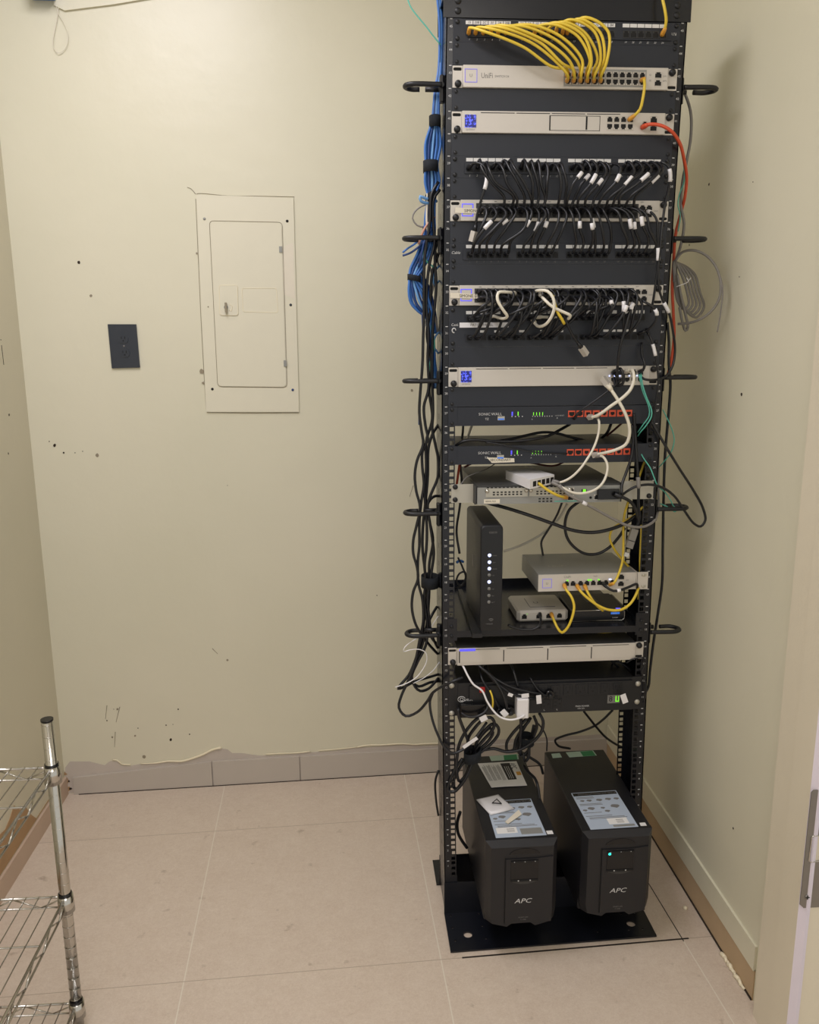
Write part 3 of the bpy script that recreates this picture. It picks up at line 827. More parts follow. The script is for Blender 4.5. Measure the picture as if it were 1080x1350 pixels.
for x in (126, 138, 150, 172, 190): m.dome((c + x, -10, z0 + 22), (0, -1, 0), 1.9, 1.0, 10, 3)
m.build('indicator_light', 'led_w', e)

# 48 port switches
def switch48(k, label, tagtxt, tx):
    e, c, z0 = silver_unit('network_switch', k, label, 'network switch')
    logo_square(e, c - 217, c - 192, z0 + 10, z0 + 36, -9, True)
    MB().box(c - 186, c + 172, -9.5, -9, z0 + 7, z0 + 37).build('port_block', 'greytop', e)
    for i in range(24):
        port(e, c - 177 + 14.8 * i, -9.5, z0 + 29, 11.5, 11, ('greytop', 'dark')); port(e, c - 177 + 14.8 * i, -9.5, z0 + 14.5, 11.5, 11, ('greytop', 'dark'), flip=True)
    for i in range(2):
        for zz in (29, 14.5): port(e, c + 181 + 15 * i, -9, z0 + zz, 13, 10.5)
    m = MB()
    for i in range(12): m.box(c - 176 + 29.6 * i, c - 171 + 29.6 * i, -9.6, -9, z0 + 40, z0 + 41.2)
    m.text('SFP+', front(c + 176, -9, z0 + 40), 4).text('USW', front(c + 206, -9, z0 + 22), 4.5); m.build('lettering', 'gink', e)
    b = MB(); w0 = c + tx; b.prism([(w0, -10, z0 + 17), (w0 + 62, -10, z0 + 15), (w0 + 60, -10, z0 + 25), (w0 + 1, -10, z0 + 28)], (0, -.5, 0))
    t = b.build('strip_label', 'label', e)
    MB().text(tagtxt, front(w0 + 20, -10.6, z0 + 21), 8.5, 'LEFT').build('lettering', 'ink', t)
    return c, z0
S37 = switch48(37, 'silver switch with glowing blue square, between second and third patch panels', 'SIMONE 2', -232)
S33 = switch48(33, 'silver switch with glowing blue square and white cables in front', 'SIMONE 1', -240)

# ------------------------------------------------------------------ black firewalls
def firewall(k, label, second):
    z0 = (k - 1) * UH; c = bow(z0 + 22)
    e = empty('firewall', (c, 0, z0), label, 'firewall')
    b = MB().box(c - 241, c + 241, -3, -.2, z0 + 1, z0 + UH - 1); b.box(c - 220, c + 220, -4, 200, z0 + 1, z0 + UH - 1); b.build('chassis', 'blank', e)
    m = MB().text('SONIC', front(c - 172, -4.1, z0 + 27), 8.2, 'LEFT', sx=1.1).text('WALL', front(c - 143, -4.1, z0 + 27), 8.8, 'LEFT', sx=1.05).text('TZ', front(c - 157, -4.1, z0 + 16), 7, 'LEFT')
    m.text('1 2 3 4 5 6 7', front(c + 8 - 3, -4.1, z0 + 22), 4); m.build('lettering', 'wink', e)
    b = MB()
    for x in (-96, -88, -80, -72): b.box(c + x, c + x + 2, -4.6, -4, z0 + 20, z0 + 22)
    for i in range(9): b.box(c - 48 + i * 5.6, c - 46.5 + i * 5.6, -4.6, -4, z0 + 20, z0 + 22)
    b.text('^', front(c - 50, -4.1, z0 + 13), 7).text('^', front(c + 8, -4.1, z0 + 15), 8)
    b.build('icons', 'wink', e)
    usb = MB().box(c - 128, c - 112, -4.8, -4, z0 + 13, z0 + 22).build('usb_port', 'zinc', e)
    MB().box(c - 127, c - 113, -5.2, -4.8, z0 + 14, z0 + 17).build('usb_tongue', 'bluebar', usb)
    b = MB().box(c - 96, c - 93, -4.8, -4, z0 + 23, z0 + 32); b.build('indicator_light', 'led_b', e)
    b = MB().box(c - 82, c - 80, -4.8, -4, z0 + 23, z0 + 32)
    for i in range(4): b.box(c - 46 + i * 7, c - 44.6 + i * 7, -4.8, -4, z0 + 23, z0 + 30)
    b.build('indicator_light', 'led_g', e)
    for i in range(8):
        x = c + 43 + 19.1 * i
        MB().box(x - 8, x + 8, -5.0, -4.2, z0 + 18, z0 + 33).build('port_surround', 'portred', e)
        port(e, x, -5.0, z0 + 25, 9.5 if i not in (0, 1) else 13, 8 if i not in (0, 1) else 10, ('portred', 'dark'), flip=True)
    for x in (-232.5, 232.5): knob(e, c + x, -3, z0 + 38, 4.2, 'blackp', 3); knob(e, c + x, -3, z0 + 7, 4.2, 'blackp', 3)
    if second:
        b = MB().prism([(c - 152, -4.4, z0 + 17), (c - 88, -4.4, z0 + 14), (c - 87, -4.4, z0 + 5), (c - 140, -4.4, z0 + 4)], (0, -.6, 0)); t = b.build('strip_label', 'label', e)
        MB().text('SECONDARY', front(c - 144, -5.1, z0 + 10.5), 8.2, 'LEFT').build('lettering', 'ink', t)
firewall(27, 'black firewall with orange-red ports, the upper one of two', False)
firewall(25, 'black firewall with a white SECONDARY label and orange-red ports', True)

# ------------------------------------------------------------------ router U23 with wide silver ears
z0 = 22 * UH; c = bow(z0 + 22)
e = empty('router', (c, 0, z0), 'grey router with wide bare metal ears and vented slots, middle of the rack', 'router')
xa, xb = -186, 149
b = MB().rbox(xa, xb, -28, 262, z0 + .5, z0 + UH, 1.2); b.build('chassis', 'greytop', e)
b = MB().box(xa + .6, xb - .6, -30.5, -28, z0 + 1, z0 + 40); face = b.build('front_plate', 'silver2', e)
for x0_, x1_ in ((xa - 56, xa - 3), (xb + 3, xb + 88)):
    MB().box(x0_, x1_, -3.2, -.2, z0 + .5, z0 + UH - .5).build('ear', 'zinc', e)
MB().box(xa - 5, xa - 1, -28, 60, z0 + .5, z0 + UH - .5).build('side_bracket', 'greytop', e)
MB().box(xb + 1, xb + 4, -28, 60, z0 + .5, z0 + UH - .5).build('side_bracket', 'greytop', e)
for x0_ in (xa + 20, xa + 121):
    b = MB().box(x0_, x0_ + 97, -32, -30.5, z0 + 18, z0 + 38); s_ = b.build('slot_cover', 'zinc', face)
    b = MB()
    for r_ in range(2):
        for i in range(8): b.box(x0_ + 16 + i * 9, x0_ + 21 + i * 9, -32.5, -32, z0 + 22 + r_ * 5.5, z0 + 25 + r_ * 5.5)
    b.build('vent', 'dark', s_)
    b = MB()
    for xx in (x0_ + 3, x0_ + 94): b.dome((xx, -32, z0 + 32), (0, -1, 0), 5, 4, 12, 3)
    b.build('thumb_screw', 'chrome', s_)
b = MB()
for i in range(20): b.box(xa + 22 + i * 9.2, xa + 27.5 + i * 9.2, -31, -30.5, z0 + 38.5, z0 + 40.5)
for r_ in range(2):
    for i in range(4): b.box(xa + 143 + i * 9, xa + 148 + i * 9, -31, -30.5, z0 + 4 + r_ * 6, z0 + 7 + r_ * 6)
b.build('vent', 'dark', face)
t = MB().rbox(xa + 16, xa + 53, -31.2, -30.5, z0 + 3, z0 + 13, .5).build('sticker', 'label', face)
MB().text('SERIAL NO', front(xa + 19, -31.3, z0 + 8), 5).build('lettering', 'ink', t)
b = MB().box(xa + 180, xa + 236, -31.2, -30.5, z0 + 4, z0 + 6); b.build('teal_stripe', 'teal', face)
for x in (xa + 218, xa + 280): port(face, x, -30.6, z0 + 13, 13, 11)
for x in (xa + 218,): port(face, x, -30.6, z0 + 30, 13, 11)
MB().box(xa + 246, xa + 253, -31.5, -30.5, z0 + 25, z0 + 32).build('indicator_light', 'led_g', face)
b = MB().rbox(xb - 56, xb - 4, -38, -30, z0 + 8, z0 + 32, 1.5); b.build('power_switch', 'upsdark', face)
b = MB().box(xb - 92, xb - 80, -31.2, -30.5, z0 + 26, z0 + 32).cyl((xb - 70, -30.5, z0 + 12), (0, -1, 0), 3, 1, 12); b.build('socket', 'dark', face)
MB().text('ROUTER 2900', front(xb - 60, -30.6, z0 + 36), 4).build('lettering', 'gink', face)
for x, z in ((xa - 50 + 3, 38), (xa - 50 + 3, 8), (xb + 78, 8)): knob(e, x, -3.2, z0 + z, 6, 'blackp', 6)

# small white 5-port switch lying on the router
zt = z0 + UH
A_, B_, C_, D_ = PZ(667, 620, zt + 22), PZ(699, 632.5, zt + 22), PZ(731, 625.5, zt + 22), PZ(701, 616.5, zt + 22)
e = empty('desktop_switch', ((A_.x + C_.x) / 2, (A_.y + C_.y) / 2, zt + .6), 'small white five-port switch lying on top of the grey router', 'network switch')
A_, B_, C_, D_ = [Vector((p.x, p.y, zt + .6)) for p in (A_, B_, C_, D_)]
MB().prism([A_, B_, C_, D_], (0, 0, 21)).build('case', 'white', e)
u_ = (C_ - B_); ul = u_.length; u_.normalize(); n_ = Vector((u_.y, -u_.x, 0))
b = MB()
for i in range(5):
    p = B_ + u_ * (ul * (.12 + .18 * i)) + Vector((0, 0, 4)); b.prism([p, p + u_ * ul * .13, p + u_ * ul * .13 + Vector((0, 0, 12)), p + Vector((0, 0, 12))], n_ * .6)
b.build('ports', 'dark', e)
SW5 = (B_, u_, n_, ul)

# ------------------------------------------------------------------ U18 half-width switch held by its right ear
z0 = 17 * UH; 
e = empty('network_switch', (88, 0, z0), 'half-width silver switch held only by its right ear, yellow cables in front', 'network switch')
xa, xb = -32, 207
MB().rbox(xa, xb, 0, 188, z0 + 1, z0 + 43.5, 1.2).build('chassis', 'silver2', e)
face = MB().box(xa + .4, xb - .4, -2, 0, z0 + 1.4, z0 + 43).build('front_plate', 'silver', e)
logo_square(face, xa + 10, xa + 33, z0 + 10, z0 + 33, -2, False)
MB().text('U', front(xa + 21.5, -2, z0 + 21), 8, 'CENTER').text('UniFi', front(xa + 62, -2, z0 + 36), 8).text('PoE+', front(xa + 134, -2, z0 + 36), 5).text('SFP', front(xa + 214, -2, z0 + 24), 5).build('lettering', 'gink', face)
for x in (xa + 69, xa + 84.5, xa + 103, xa + 118.5, xa + 134, xa + 149.5, xa + 165, xa + 180.5): port(face, x, -2, z0 + 20, 12, 12)
for zz in (16, 33): port(face, xa + 202, -2, z0 + zz, 14, 12)
b = MB()
for x in (xa + 69, xa + 120, xa + 126, xa + 145): b.box(x, x + 4, -4, -2, z0 + 26, z0 + 29)
b.build('indicator_light', 'led_g', face)
MB().box(xa + 172, xa + 178, -4, -2, z0 + 26, z0 + 29).build('indicator_light', 'led_w', face)
ear = MB().box(xb + 2, 236, -3, -.2, z0 + 1, z0 + UH - 1).box(xb, xb + 3, -3, 60, z0 + 1, z0 + UH - 1).build('ear', 'silver', e)
for zz in (8, 36): MB().box(219, 232, -3.3, -3, z0 + zz - 3, z0 + zz + 3).dome((225, -3.2, z0 + zz), (0, -1, 0), 4, 2, 10, 3).build('screw', 'zinc', ear)
MB().text('UniFi', topf(xa + 40, 70, z0 + 43.5), 14, 'LEFT', sx=1.6).build('top_lettering', 'zinc', e)

# ------------------------------------------------------------------ shelf with modem tower, gateway box and flat modem
ZS = 664.0
e = empty('rack_shelf', (bow(ZS), 150, ZS - 6), 'black cantilever shelf carrying the tall modem and two flat boxes', 'shelf')
c = bow(ZS)
b = MB().box(c - 219, c + 219, 0, 360, ZS - 2.5, ZS).box(c - 219, c + 219, -2.5, 0, ZS - 16, ZS)
b.box(c - 224, c - 219, 0, 200, ZS - 24, ZS + 16).box(c + 219, c + 224, 0, 200, ZS - 24, ZS + 16)
b.box(c - 219, c + 219, 357, 360, ZS, ZS + 20)
b.build('tray', 'rack', e)
for sg in (-1, 1):
    x0_, x1_ = sorted((c + sg * 219, c + sg * 241)); MB().box(x0_, x1_, -2.6, -.2, ZS - 24, ZS + 40 - 8).build('ear', 'rack', e)
    for zz in (-12, 12): knob(e, c + sg * 232.5, -2.6, ZS + zz, 4.4, 'blackp', 4)
# tower modem
x0_, x1_, y0_, y1_, zt = -177, -124, -34, 200, 930
e = empty('modem_tower', ((x0_ + x1_) / 2, 80, ZS), 'tall black upright modem with a column of round lights on shelf', 'modem')
b = MB(); r = 10
# body: side silhouette with rounded front corners, small taper towards the back
prof = []
for (cx_, cz_, a0) in ((x1_ - r, zt - r, 0), (x0_ + r, zt - r, 90), (x0_ + 3, ZS + 14, 180), (x1_ - 3, ZS + 14, 270)):
    rr_ = r if cz_ > ZS + 20 else 3
    for i in range(5): a = math.radians(a0 + i * 22.5); prof.append((cx_ + rr_ * math.cos(a), cz_ + rr_ * math.sin(a)))
n = len(prof); rings = []
for y, s_ in ((y0_, .90), (y0_ + 2.5, .98), (y0_ + 7, 1), (y1_ - 4, 1), (y1_, .95)):
    cx_, cz_ = (x0_ + x1_) / 2, (ZS + 11 + zt) / 2
    lean = 8 * (y - y0_) / 234
    rings.append([Vector((cx_ + (x - cx_) * s_, y, cz_ + (z - cz_) * (s_ * .3 + .7) + (0))) for x, z in prof])
fs = [tuple(range(n)), tuple(4 * n + i for i in range(n - 1, -1, -1))]
for k in range(4):
    for i in range(n): fs.append((k * n + i, k * n + (i + 1) % n, (k + 1) * n + (i + 1) % n, (k + 1) * n + i))
b.add(sum(rings, []), fs); b.build('body', 'ups', e)
MB().prism([(x0_ + 2, y0_ - 1, ZS + 11), (x1_ - 2, y0_ - 1, ZS + 11), (x1_ - 2, y0_ - 1, zt - 12), (x1_ - 8, y0_ - 1, zt - 4), (x0_ + 8, y0_ - 1, zt - 4), (x0_ + 2, y0_ - 1, zt - 12)], (0, 2, 0)).build('front_plate', 'upsdark', e)
b = MB().prism([(x0_ - 20, y0_ - 20, ZS + 1), (x0_ + 3, y0_ - 20, ZS + 1), (x0_ + 3, y1_ + 100, ZS + 1), (x0_ - 8, y1_ + 100, ZS + 1)], (0, 0, 10)).box(x0_ + 3, x1_ - 1, y0_ + 4, y1_, ZS + 1, ZS + 12); b.build('foot', 'blackp', e)
zl = [P(646, y, y0_).z for y in (732, 741, 749.5, 758, 767, 776, 785, 793.5)]
for i, z in enumerate(zl):
    MB().dome((x0_ + 21, y0_ - 1, z), (0, -1, 0), 4.2, 1.5, 14, 3).build('indicator_light', 'led_w' if i in (0, 1, 2, 4) else 'led_off', e)
m = MB()
for i, z in enumerate(zl): m.text(('POWER', 'US/DS', 'ONLINE', '2.4G', '5G', 'TEL1', 'TEL2', 'BATT')[i], front(x0_ + 27, y0_ - 1.2, z - 1), 3.2)
m.text('CISCO', front(x0_ + 19, y0_ - 1.2, P(650, 702, y0_).z), 6.5)
zz = P(648, 818, y0_).z
for r_ in (3, 5.5, 8): m.tube([Vector(((x0_ + x1_) / 2 + r_ * math.cos(math.radians(a)), y0_ - 1.2, zz - 3 + r_ * math.sin(math.radians(a)))) for a in range(45, 136, 15)], .6, 4)
m.text('WIRELESS', front(x0_ + 14, y0_ - 1.2, zz - 8), 4); m.build('lettering', 'gink', e)
m = MB().prism([(x0_ - .6, 95, 800), (x0_ - .6, 70, 800), (x0_ - .6, 70, 832), (x0_ - .6, 95, 832)], (.6, 0, 0)); m.build('side_sticker', 'gink', e)
# silver gateway box
gx0, gx1, gy0, gy1 = -72, 57, 43, 172
e = empty('gateway_box', (-8, 110, ZS), 'small flat silver-white four-port box on the shelf beside the tall modem', 'gateway')
MB().rbox(gx0, gx1, gy0, gy1, ZS + 1, ZS + 30, 8).build('case', 'silver', e)
for x in (gx0 + 18, gx0 + 54, gx0 + 79, gx0 + 106): port(e, x, gy0 - .2, ZS + 16, 12.5, 12)
MB().tube([Vector((gx0 + 38, 140, ZS + 30.5)), Vector((gx0 + 38, 70, ZS + 30.5)), Vector((gx1 - 28, 70, ZS + 30.5))], .9, 5).build('logo_groove', 'gink', e)
MB().text('U', topf(gx0 + 60, 105, ZS + 30.1), 20, 'CENTER').build('lettering', 'gink', e)
MB().box(gx0 + 23, gx0 + 26, gy0 - .8, gy0, ZS + 21, ZS + 23).build('indicator_light', 'led_g', e)
# flat black modem
mx0, mx1, my0, my1 = 62, 199, 36, 168
e = empty('flat_modem', (130, 100, ZS), 'flat black modem with blue lit badge on shelf under the half-width switch', 'modem')
MB().rbox(mx0, mx1, my0, my1, ZS + 1, ZS + 30, 5).build('case', 'ups', e)
ptsr = [(mx0 + 3, ZS + 2), (mx1 - 8, ZS + 2), (mx1 - 3, ZS + 7), (mx1 - 3, ZS + 24), (mx1 - 8, ZS + 29), (mx0 + 3, ZS + 29)]
MB().tube([Vector((x, my0 - .6, z)) for x, z in ptsr], 1.0, 6, True).build('rim', 'chrome', e)
MB().prism([(mx0 + 4, my0 - 1, ZS + 3), (mx1 - 8, my0 - 1, ZS + 3), (mx1 - 4, my0 - 1, ZS + 8), (mx1 - 4, my0 - 1, ZS + 24), (mx1 - 8, my0 - 1, ZS + 28), (mx0 + 4, my0 - 1, ZS + 28)], (0, 1.5, 0)).build('front_plate', 'upsdark', e)
MB().box(mx1 - 38, mx1 - 16, my0 - 1.6, my0 - 1, ZS + 18, ZS + 23).build('lit_badge', 'bluebar', e)
MB().text('arris', front(mx1 - 34, my0 - 1.7, ZS + 20.5), 6).text('MODEM', front(mx1 - 34, my0 - 1, ZS + 9), 4).build('lettering', 'wink', e)
MB().box(mx1 - 24, mx1 - 12, my0 + 2, my0 + 8, ZS + 30, ZS + 31).build('indicator_light', 'led_b', e)
MB().box(mx0 + 55, mx0 + 85, my0 + 60, my0 + 110, ZS + 30, ZS + 30.6).build('top_badge', 'gink', e)

# ------------------------------------------------------------------ U14 recorder with four bays
z0 = 13 * UH; c = bow(z0 + 22)
e, c, z0 = silver_unit('network_recorder', 14, 'silver recorder with four wide drive doors and a blue glow at left', 'recorder', 40)
MB().box(c - 219, c + 219, 40, 330, z0 + 1, z0 + UH - 1).box(c - 219.8, c + 219.8, -6, 40, z0 + UH - 1, z0 + UH).build('chassis_back', 'greytop', e)
for x0_, x1_ in ((-213, -108), (-105.5, 0), (2.5, 108), (110.5, 213)):
    b = MB()
    b.box(c + x0_, c + x1_, -10.2, -9, z0 + 8, z0 + 37).build('drive_door', 'silver', e)
    MB().box(c + x0_ - 2.4, c + x0_ - .2, -10.0, -9, z0 + 8, z0 + 37).build('door_gap', 'dark', e)
b = MB()
for x in (-212, -106, 0, 106): b.box(c + x + 6, c + x + 96, -9.5, -9, z0 + 40, z0 + 41.2)
b.build('vent', 'dark', e)
MB().box(c - 214, c - 176, -10.6, -9, z0 + 37.5, z0 + 43).build('indicator_light', 'led_b', e)

# ------------------------------------------------------------------ power distribution unit U12-U11
z0 = 10 * UH; c = bow(z0 + 44)
e = empty('power_distribution_unit', (c, 0, z0), 'black two-unit power strip with outlets and a green digit display', 'power strip')
b = MB().box(c - 241, c + 241, -3, -.2, z0 + 1, z0 + 2 * UH - 2); b.box(c - 218, c + 218, -5, 260, z0 + 1, z0 + 2 * UH - 2); b.box(c - 190, c + 215, -10, -5, z0 + 45, z0 + 80)
b.build('chassis', 'blackp', e)
def outlet(x, y, z, up=True, w=22, h=26):
    o = MB().rbox(x - w / 2, x + w / 2, y - 1.5, y, z - h / 2, z + h / 2, .7).build('receptacle', 'blackp', e)
    b = MB()
    if up: b.box(x - 6, x - 4.4, y - 1.9, y - 1.5, z + 1, z + 8).box(x + 4.4, x + 6, y - 1.9, y - 1.5, z + 1, z + 8).cyl((x, y - 1.5, z - 6), (0, -1, 0), 2.4, .4, 10)
    else: b.box(x - 8, x - 1, y - 1.9, y - 1.5, z + 4.4, z + 6).box(x - 8, x - 1, y - 1.9, y - 1.5, z - 6, z - 4.4).cyl((x + 6, y - 1.5, z), (0, -1, 0), 2.4, .4, 10)
    b.build('slots', 'dark', o)
for i in range(8): outlet(c - 40 + i * 31, -10, z0 + 62)
for x in (-90, -60, 0, 29): outlet(c + x, -5, z0 + 24, False)
cc = MB().text('Quest', front(c - 214, -5.2, z0 + 44), 13, 'LEFT').text('MAIN POWER', front(c + 75, -5.2, z0 + 15), 5.5).text('120V 20A', front(c + 80, -5.2, z0 + 9), 4.5).text('L', front(c - 5, -5.2, z0 + 9), 8).text('L', front(c + 27, -5.2, z0 + 9), 8)
cc.tube([Vector((c - 209 + 9 * math.cos(math.radians(a)), -5.6, z0 + 45 + 7 * math.sin(math.radians(a)))) for a in range(20, 341, 20)], .9, 4)
cc.build('lettering', 'wink', e)
MB().box(c + 155, c + 186, -6, -5, z0 + 20, z0 + 42).build('display_window', 'gink', e)
MB().box(c + 175, c + 177.5, -6.8, -6, z0 + 24, z0 + 39).box(c + 182, c + 184, -6.8, -6, z0 + 24, z0 + 39).box(c + 176, c + 183, -6.8, -6, z0 + 24, z0 + 26).build('lit_digit', 'led_g', e)
b = MB().text('8', front(c + 158, -6.1, z0 + 31), 20); b.build('unlit_digit', 'upsdark', e)
MB().rbox(c - 166, c - 152, -13, -5, z0 + 63, z0 + 77, 1.5).build('power_switch', 'red', e)
MB().rbox(c - 214, c - 150, -22, -5, z0 + 3, z0 + 36, 3).build('breaker_block', 'upsdark', e)
for x, z in ((-233, 80), (-233, 8), (231, 68), (231, 20)):
    MB().dome((c + x, -3, z0 + z), (0, -1, 0), 7, 4.5, 14, 3).build('screw', 'zinc', e)

# ------------------------------------------------------------------ UPS pair
def ups(x0, x1, yf, yb, label, lit):
    zb, zt = -17.0, 202.0; w = x1 - x0; xc = (x0 + x1) / 2
    e = empty('battery_backup', (xc, (yf + yb) / 2, zb), label, 'battery backup')
    MB().rbox(x0, x1, yf + 26, yb, zb, zt, 3).build('case', 'ups', e)
    # bezel: wide chamfered brow on top, narrower sides at the foot with two scallops
    def prof(y, t):   # outline at depth y, t = inset
        top = zt - t * .9; s = x0 + t; r = x1 - t
        P_ = [(s, zt - 26 - t), (s + 8, top - 0)] if False else []
        return [(s, top), (r, top), (r, zb + 30), (r - 4, zb + 8), (xc + 34, zb - 2), (xc + 22, zb + 7), (xc - 22, zb + 7), (xc - 34, zb - 2), (s + 4, zb + 8), (s, zb + 30)]
    rings = [[Vector((x, y, z)) for x, z in prof(y, t)] for y, t in ((yf + 28, 0), (yf + 16, 0), (yf, 12))]
    # brow leans back over the front
    n = 10; vs = sum(rings, []); fs = [tuple(range(n)), tuple(2 * n + i for i in range(n - 1, -1, -1))]
    for k in range(2):
        for i in range(n): fs.append((k * n + i, k * n + (i + 1) % n, (k + 1) * n + (i + 1) % n, (k + 1) * n + i))
    bz = MB().add(vs, fs)
    bz = bz.build('bezel', 'ups', e)
    # raised centre face and side groove
    MB().prism([(x0 + 46, yf - 3, zb + 8), (x1 - 14, yf - 3, zb + 10), (x1 - 14, yf - 3, zt - 36), (xc + 36, yf - 3, zt - 40), (x0 + 46, yf - 3, zt - 40)], (0, 4, 0)).build('centre_face', 'ups', bz)
    MB().box(x0 + 43.5, x0 + 45.5, yf - 1.5, yf + 1, zb + 8, zt - 38).build('groove', 'dark', bz)
    # carrying scoop on the brow
    sc_ = [(xc - 34 + 8, zt - 22)] + [(xc + 5 + 38 * math.cos(math.radians(a)), zt - 34 + 20 * math.sin(math.radians(a))) for a in range(15, 166, 15)]
    MB().prism([(x, yf - 1, z) for x, z in sc_[1:]], (0, 6, 0)).build('grip_scoop', 'upsdark', bz)
    dx0, dx1, dz0, dz1 = xc - 28, xc + 37, zt - 98, zt - 43
    d = MB().box(dx0, dx1, yf - 4.5, yf - 3, dz0, dz1).build('display', 'upsdark', bz)
    MB().box(dx0, dx1, yf - 6, yf - 4, dz0 + 1, dz0 + 5).box(dx0, dx1, yf - 5.5, yf - 4, dz1 - 4, dz1 - 1).build('button_bar', 'dark', d)
    b = MB()
    for x in (dx0 + 18, dx0 + 46): b.dome((x, yf - 6, dz0 + 3), (0, -1, 0), 1.8, .6, 8, 2)
    for x in (dx0 + 8, dx0 + 33, dx0 + 57): b.dome((x, yf - 5.5, dz1 - 3), (0, -1, 0), 1.1, .4, 8, 2)
    b.build('button_icons', 'wink', d)
    if lit: MB().dome((dx0 + 6, yf - 4.5, dz1 - 8), (0, -1, 0), 3.4, 1.2, 10, 3).build('indicator_light', 'led_t', d)
    MB().prism([(dx0 + 2, yf - 3.4, dz0 - 1)] + [(dx0 + 2 + 61 * i / 8, yf - 3.4, dz0 - 1 - 7 * math.sin(math.pi * i / 8)) for i in range(9)][1:], (0, .8, 0)).build('display_lip', 'greytop', d)
    m = MB().text('APC', front(xc - 18, yf - 3.2, zb + 68), 17, 'LEFT', shear=.25, sx=1.25); 
    m.v = [v for v in m.v]; m.build('emblem', 'wink', bz)
    MB().text('SMART-UPS', front(xc + 4, yf - 3.2, zb + 24), 4.6, 'CENTER').text('C 1500', front(xc + 4, yf - 3.2, zb + 18), 4.6, 'CENTER').build('lettering', 'gink', bz)
    for x in (x0 + 20, x1 - 30):
        for y in (yf + 60, yb - 60): pass
    return e, xc, zt
def instruct(e, q, cover=0):     # top sticker from its four corners (near-left, near-right, far-right, far-left)
    zt = q[0].z
    s_ = MB().prism(q, (0, 0, .5)).build('instruction_sticker', 'sticker', e)
    nl, nr, fr, fl = q
    def T(u, v, w): a = nl.lerp(nr, u); c_ = fl.lerp(fr, u); p = a.lerp(c_, v); return Vector((p.x, p.y, zt + .5 + w))
    def quad(b, u0, u1, v0, v1, w=.2): b.prism([T(u0, v0, 0), T(u1, v0, 0), T(u1, v1, 0), T(u0, v1, 0)], (0, 0, w))
    b = MB(); quad(b, .02, .98, .90, .985); bar = b.build('title_bar', 'upsdark', s_)
    MB().text('INSTALLATION and SETUP', lambda u, v, w: T(.12 + u / 108, .935 + v / 160, w + .4), 8).build('lettering', 'gink', bar)
    b = MB(); random.seed(5)
    for (u0, u1, v0, v1, n) in ((.05, .5, .82, .87, 2), (.05, .62, .63, .67, 2), (.05, .5, .42, .45, 1), (.05, .7, .33, .36, 1), (.1, .9, .26, .29, 2)):
        for i in range(n): quad(b, u0, u1 - random.random() * .1, v0 + i * .03 - .0, v0 + i * .03 + .012, .25)
    b.build('fine_print', 'gink', s_)
    b = MB()
    for (u, v, r) in ((.15, .76, .05), (.3, .76, .06), (.52, .76, .07), (.72, .77, .07), (.9, .77, .06), (.25, .54, .08), (.1, .5, .05), (.5, .54, .05), (.78, .57, .1), (.56, .45, .06)):
        pts = [T(u + r * math.cos(a * .7), v + r * .45 * math.sin(a * .7) * (1 + .3 * math.sin(a * 3)), 0) for a in range(9)]
        b.prism(pts, (0, 0, .3))
    b.build('diagrams', 'gink', s_)
    b = MB(); quad(b, .44 if not cover else .05, .86 if not cover else .46, .10, .25, .35); w_ = b.build('serial_label', 'paper', s_)
    b = MB(); u0 = .62 if not cover else .26
    for i in range(3): quad(b, u0, u0 + .15, .13 + i * .035, .14 + i * .035, .6)
    b.build('fine_print', 'gink', w_)
    b = MB(); quad(b, .5, .95, .03, .08, .3) if not cover else quad(b, .52, .95, .05, .20, .3); b.build('tinted_box', 'silver2', s_)
    return s_
e, xc, zt = ups(-177, -6, -172, 240, 'left black battery backup with papers lying on its top', False)
q = [PZ(*p, 202) for p in ((654, 1105), (721, 1101), (700, 1053), (640, 1057))]; instruct(e, q, 1)
t = MB().prism([PZ(*p, 202) for p in ((645, 997), (683, 994), (684, 1001), (648, 1003.5))], (0, 0, .5)).build('sticker', 'pgreen', e)
MB().prism([PZ(*p, 202.6) for p in ((664, 996), (681, 994.6), (682.5, 1001), (665, 1002.2))], (0, 0, .3)).build('green_field', 'green', t)
MB().prism([PZ(*p, 202) for p in ((720, 1095.5), (728, 1095), (730, 1099.5), (722, 1100))], (0, 0, .5)).build('sticker', 'paper', e)
e, xc, zt = ups(58, 229, -153, 250, 'right black battery backup with one large pale sticker on top', True)
q = [PZ(*p, 202) for p in ((779, 1094), (842, 1090), (812, 1042), (753, 1046))]; instruct(e, q, 0)
t = MB().prism([PZ(*p, 202) for p in ((746, 992), (782, 989.5), (787, 996), (751, 998.5))], (0, 0, .5)).build('sticker', 'pgreen', e)
MB().prism([PZ(*p, 202.6) for p in ((765, 991), (781, 989.8), (785.5, 996), (769, 997))], (0, 0, .3)).build('green_field', 'green', t)
MB().prism([PZ(*p, 202) for p in ((727, 994), (738, 993), (741, 998.5), (729, 999.5))], (0, 0, .5)).build('sticker', 'pgreen', e)
MB().prism([PZ(*p, 202) for p in ((843, 1085), (850.5, 1084.5), (853, 1088.5), (845, 1089))], (0, 0, .5)).build('sticker', 'paper', e)
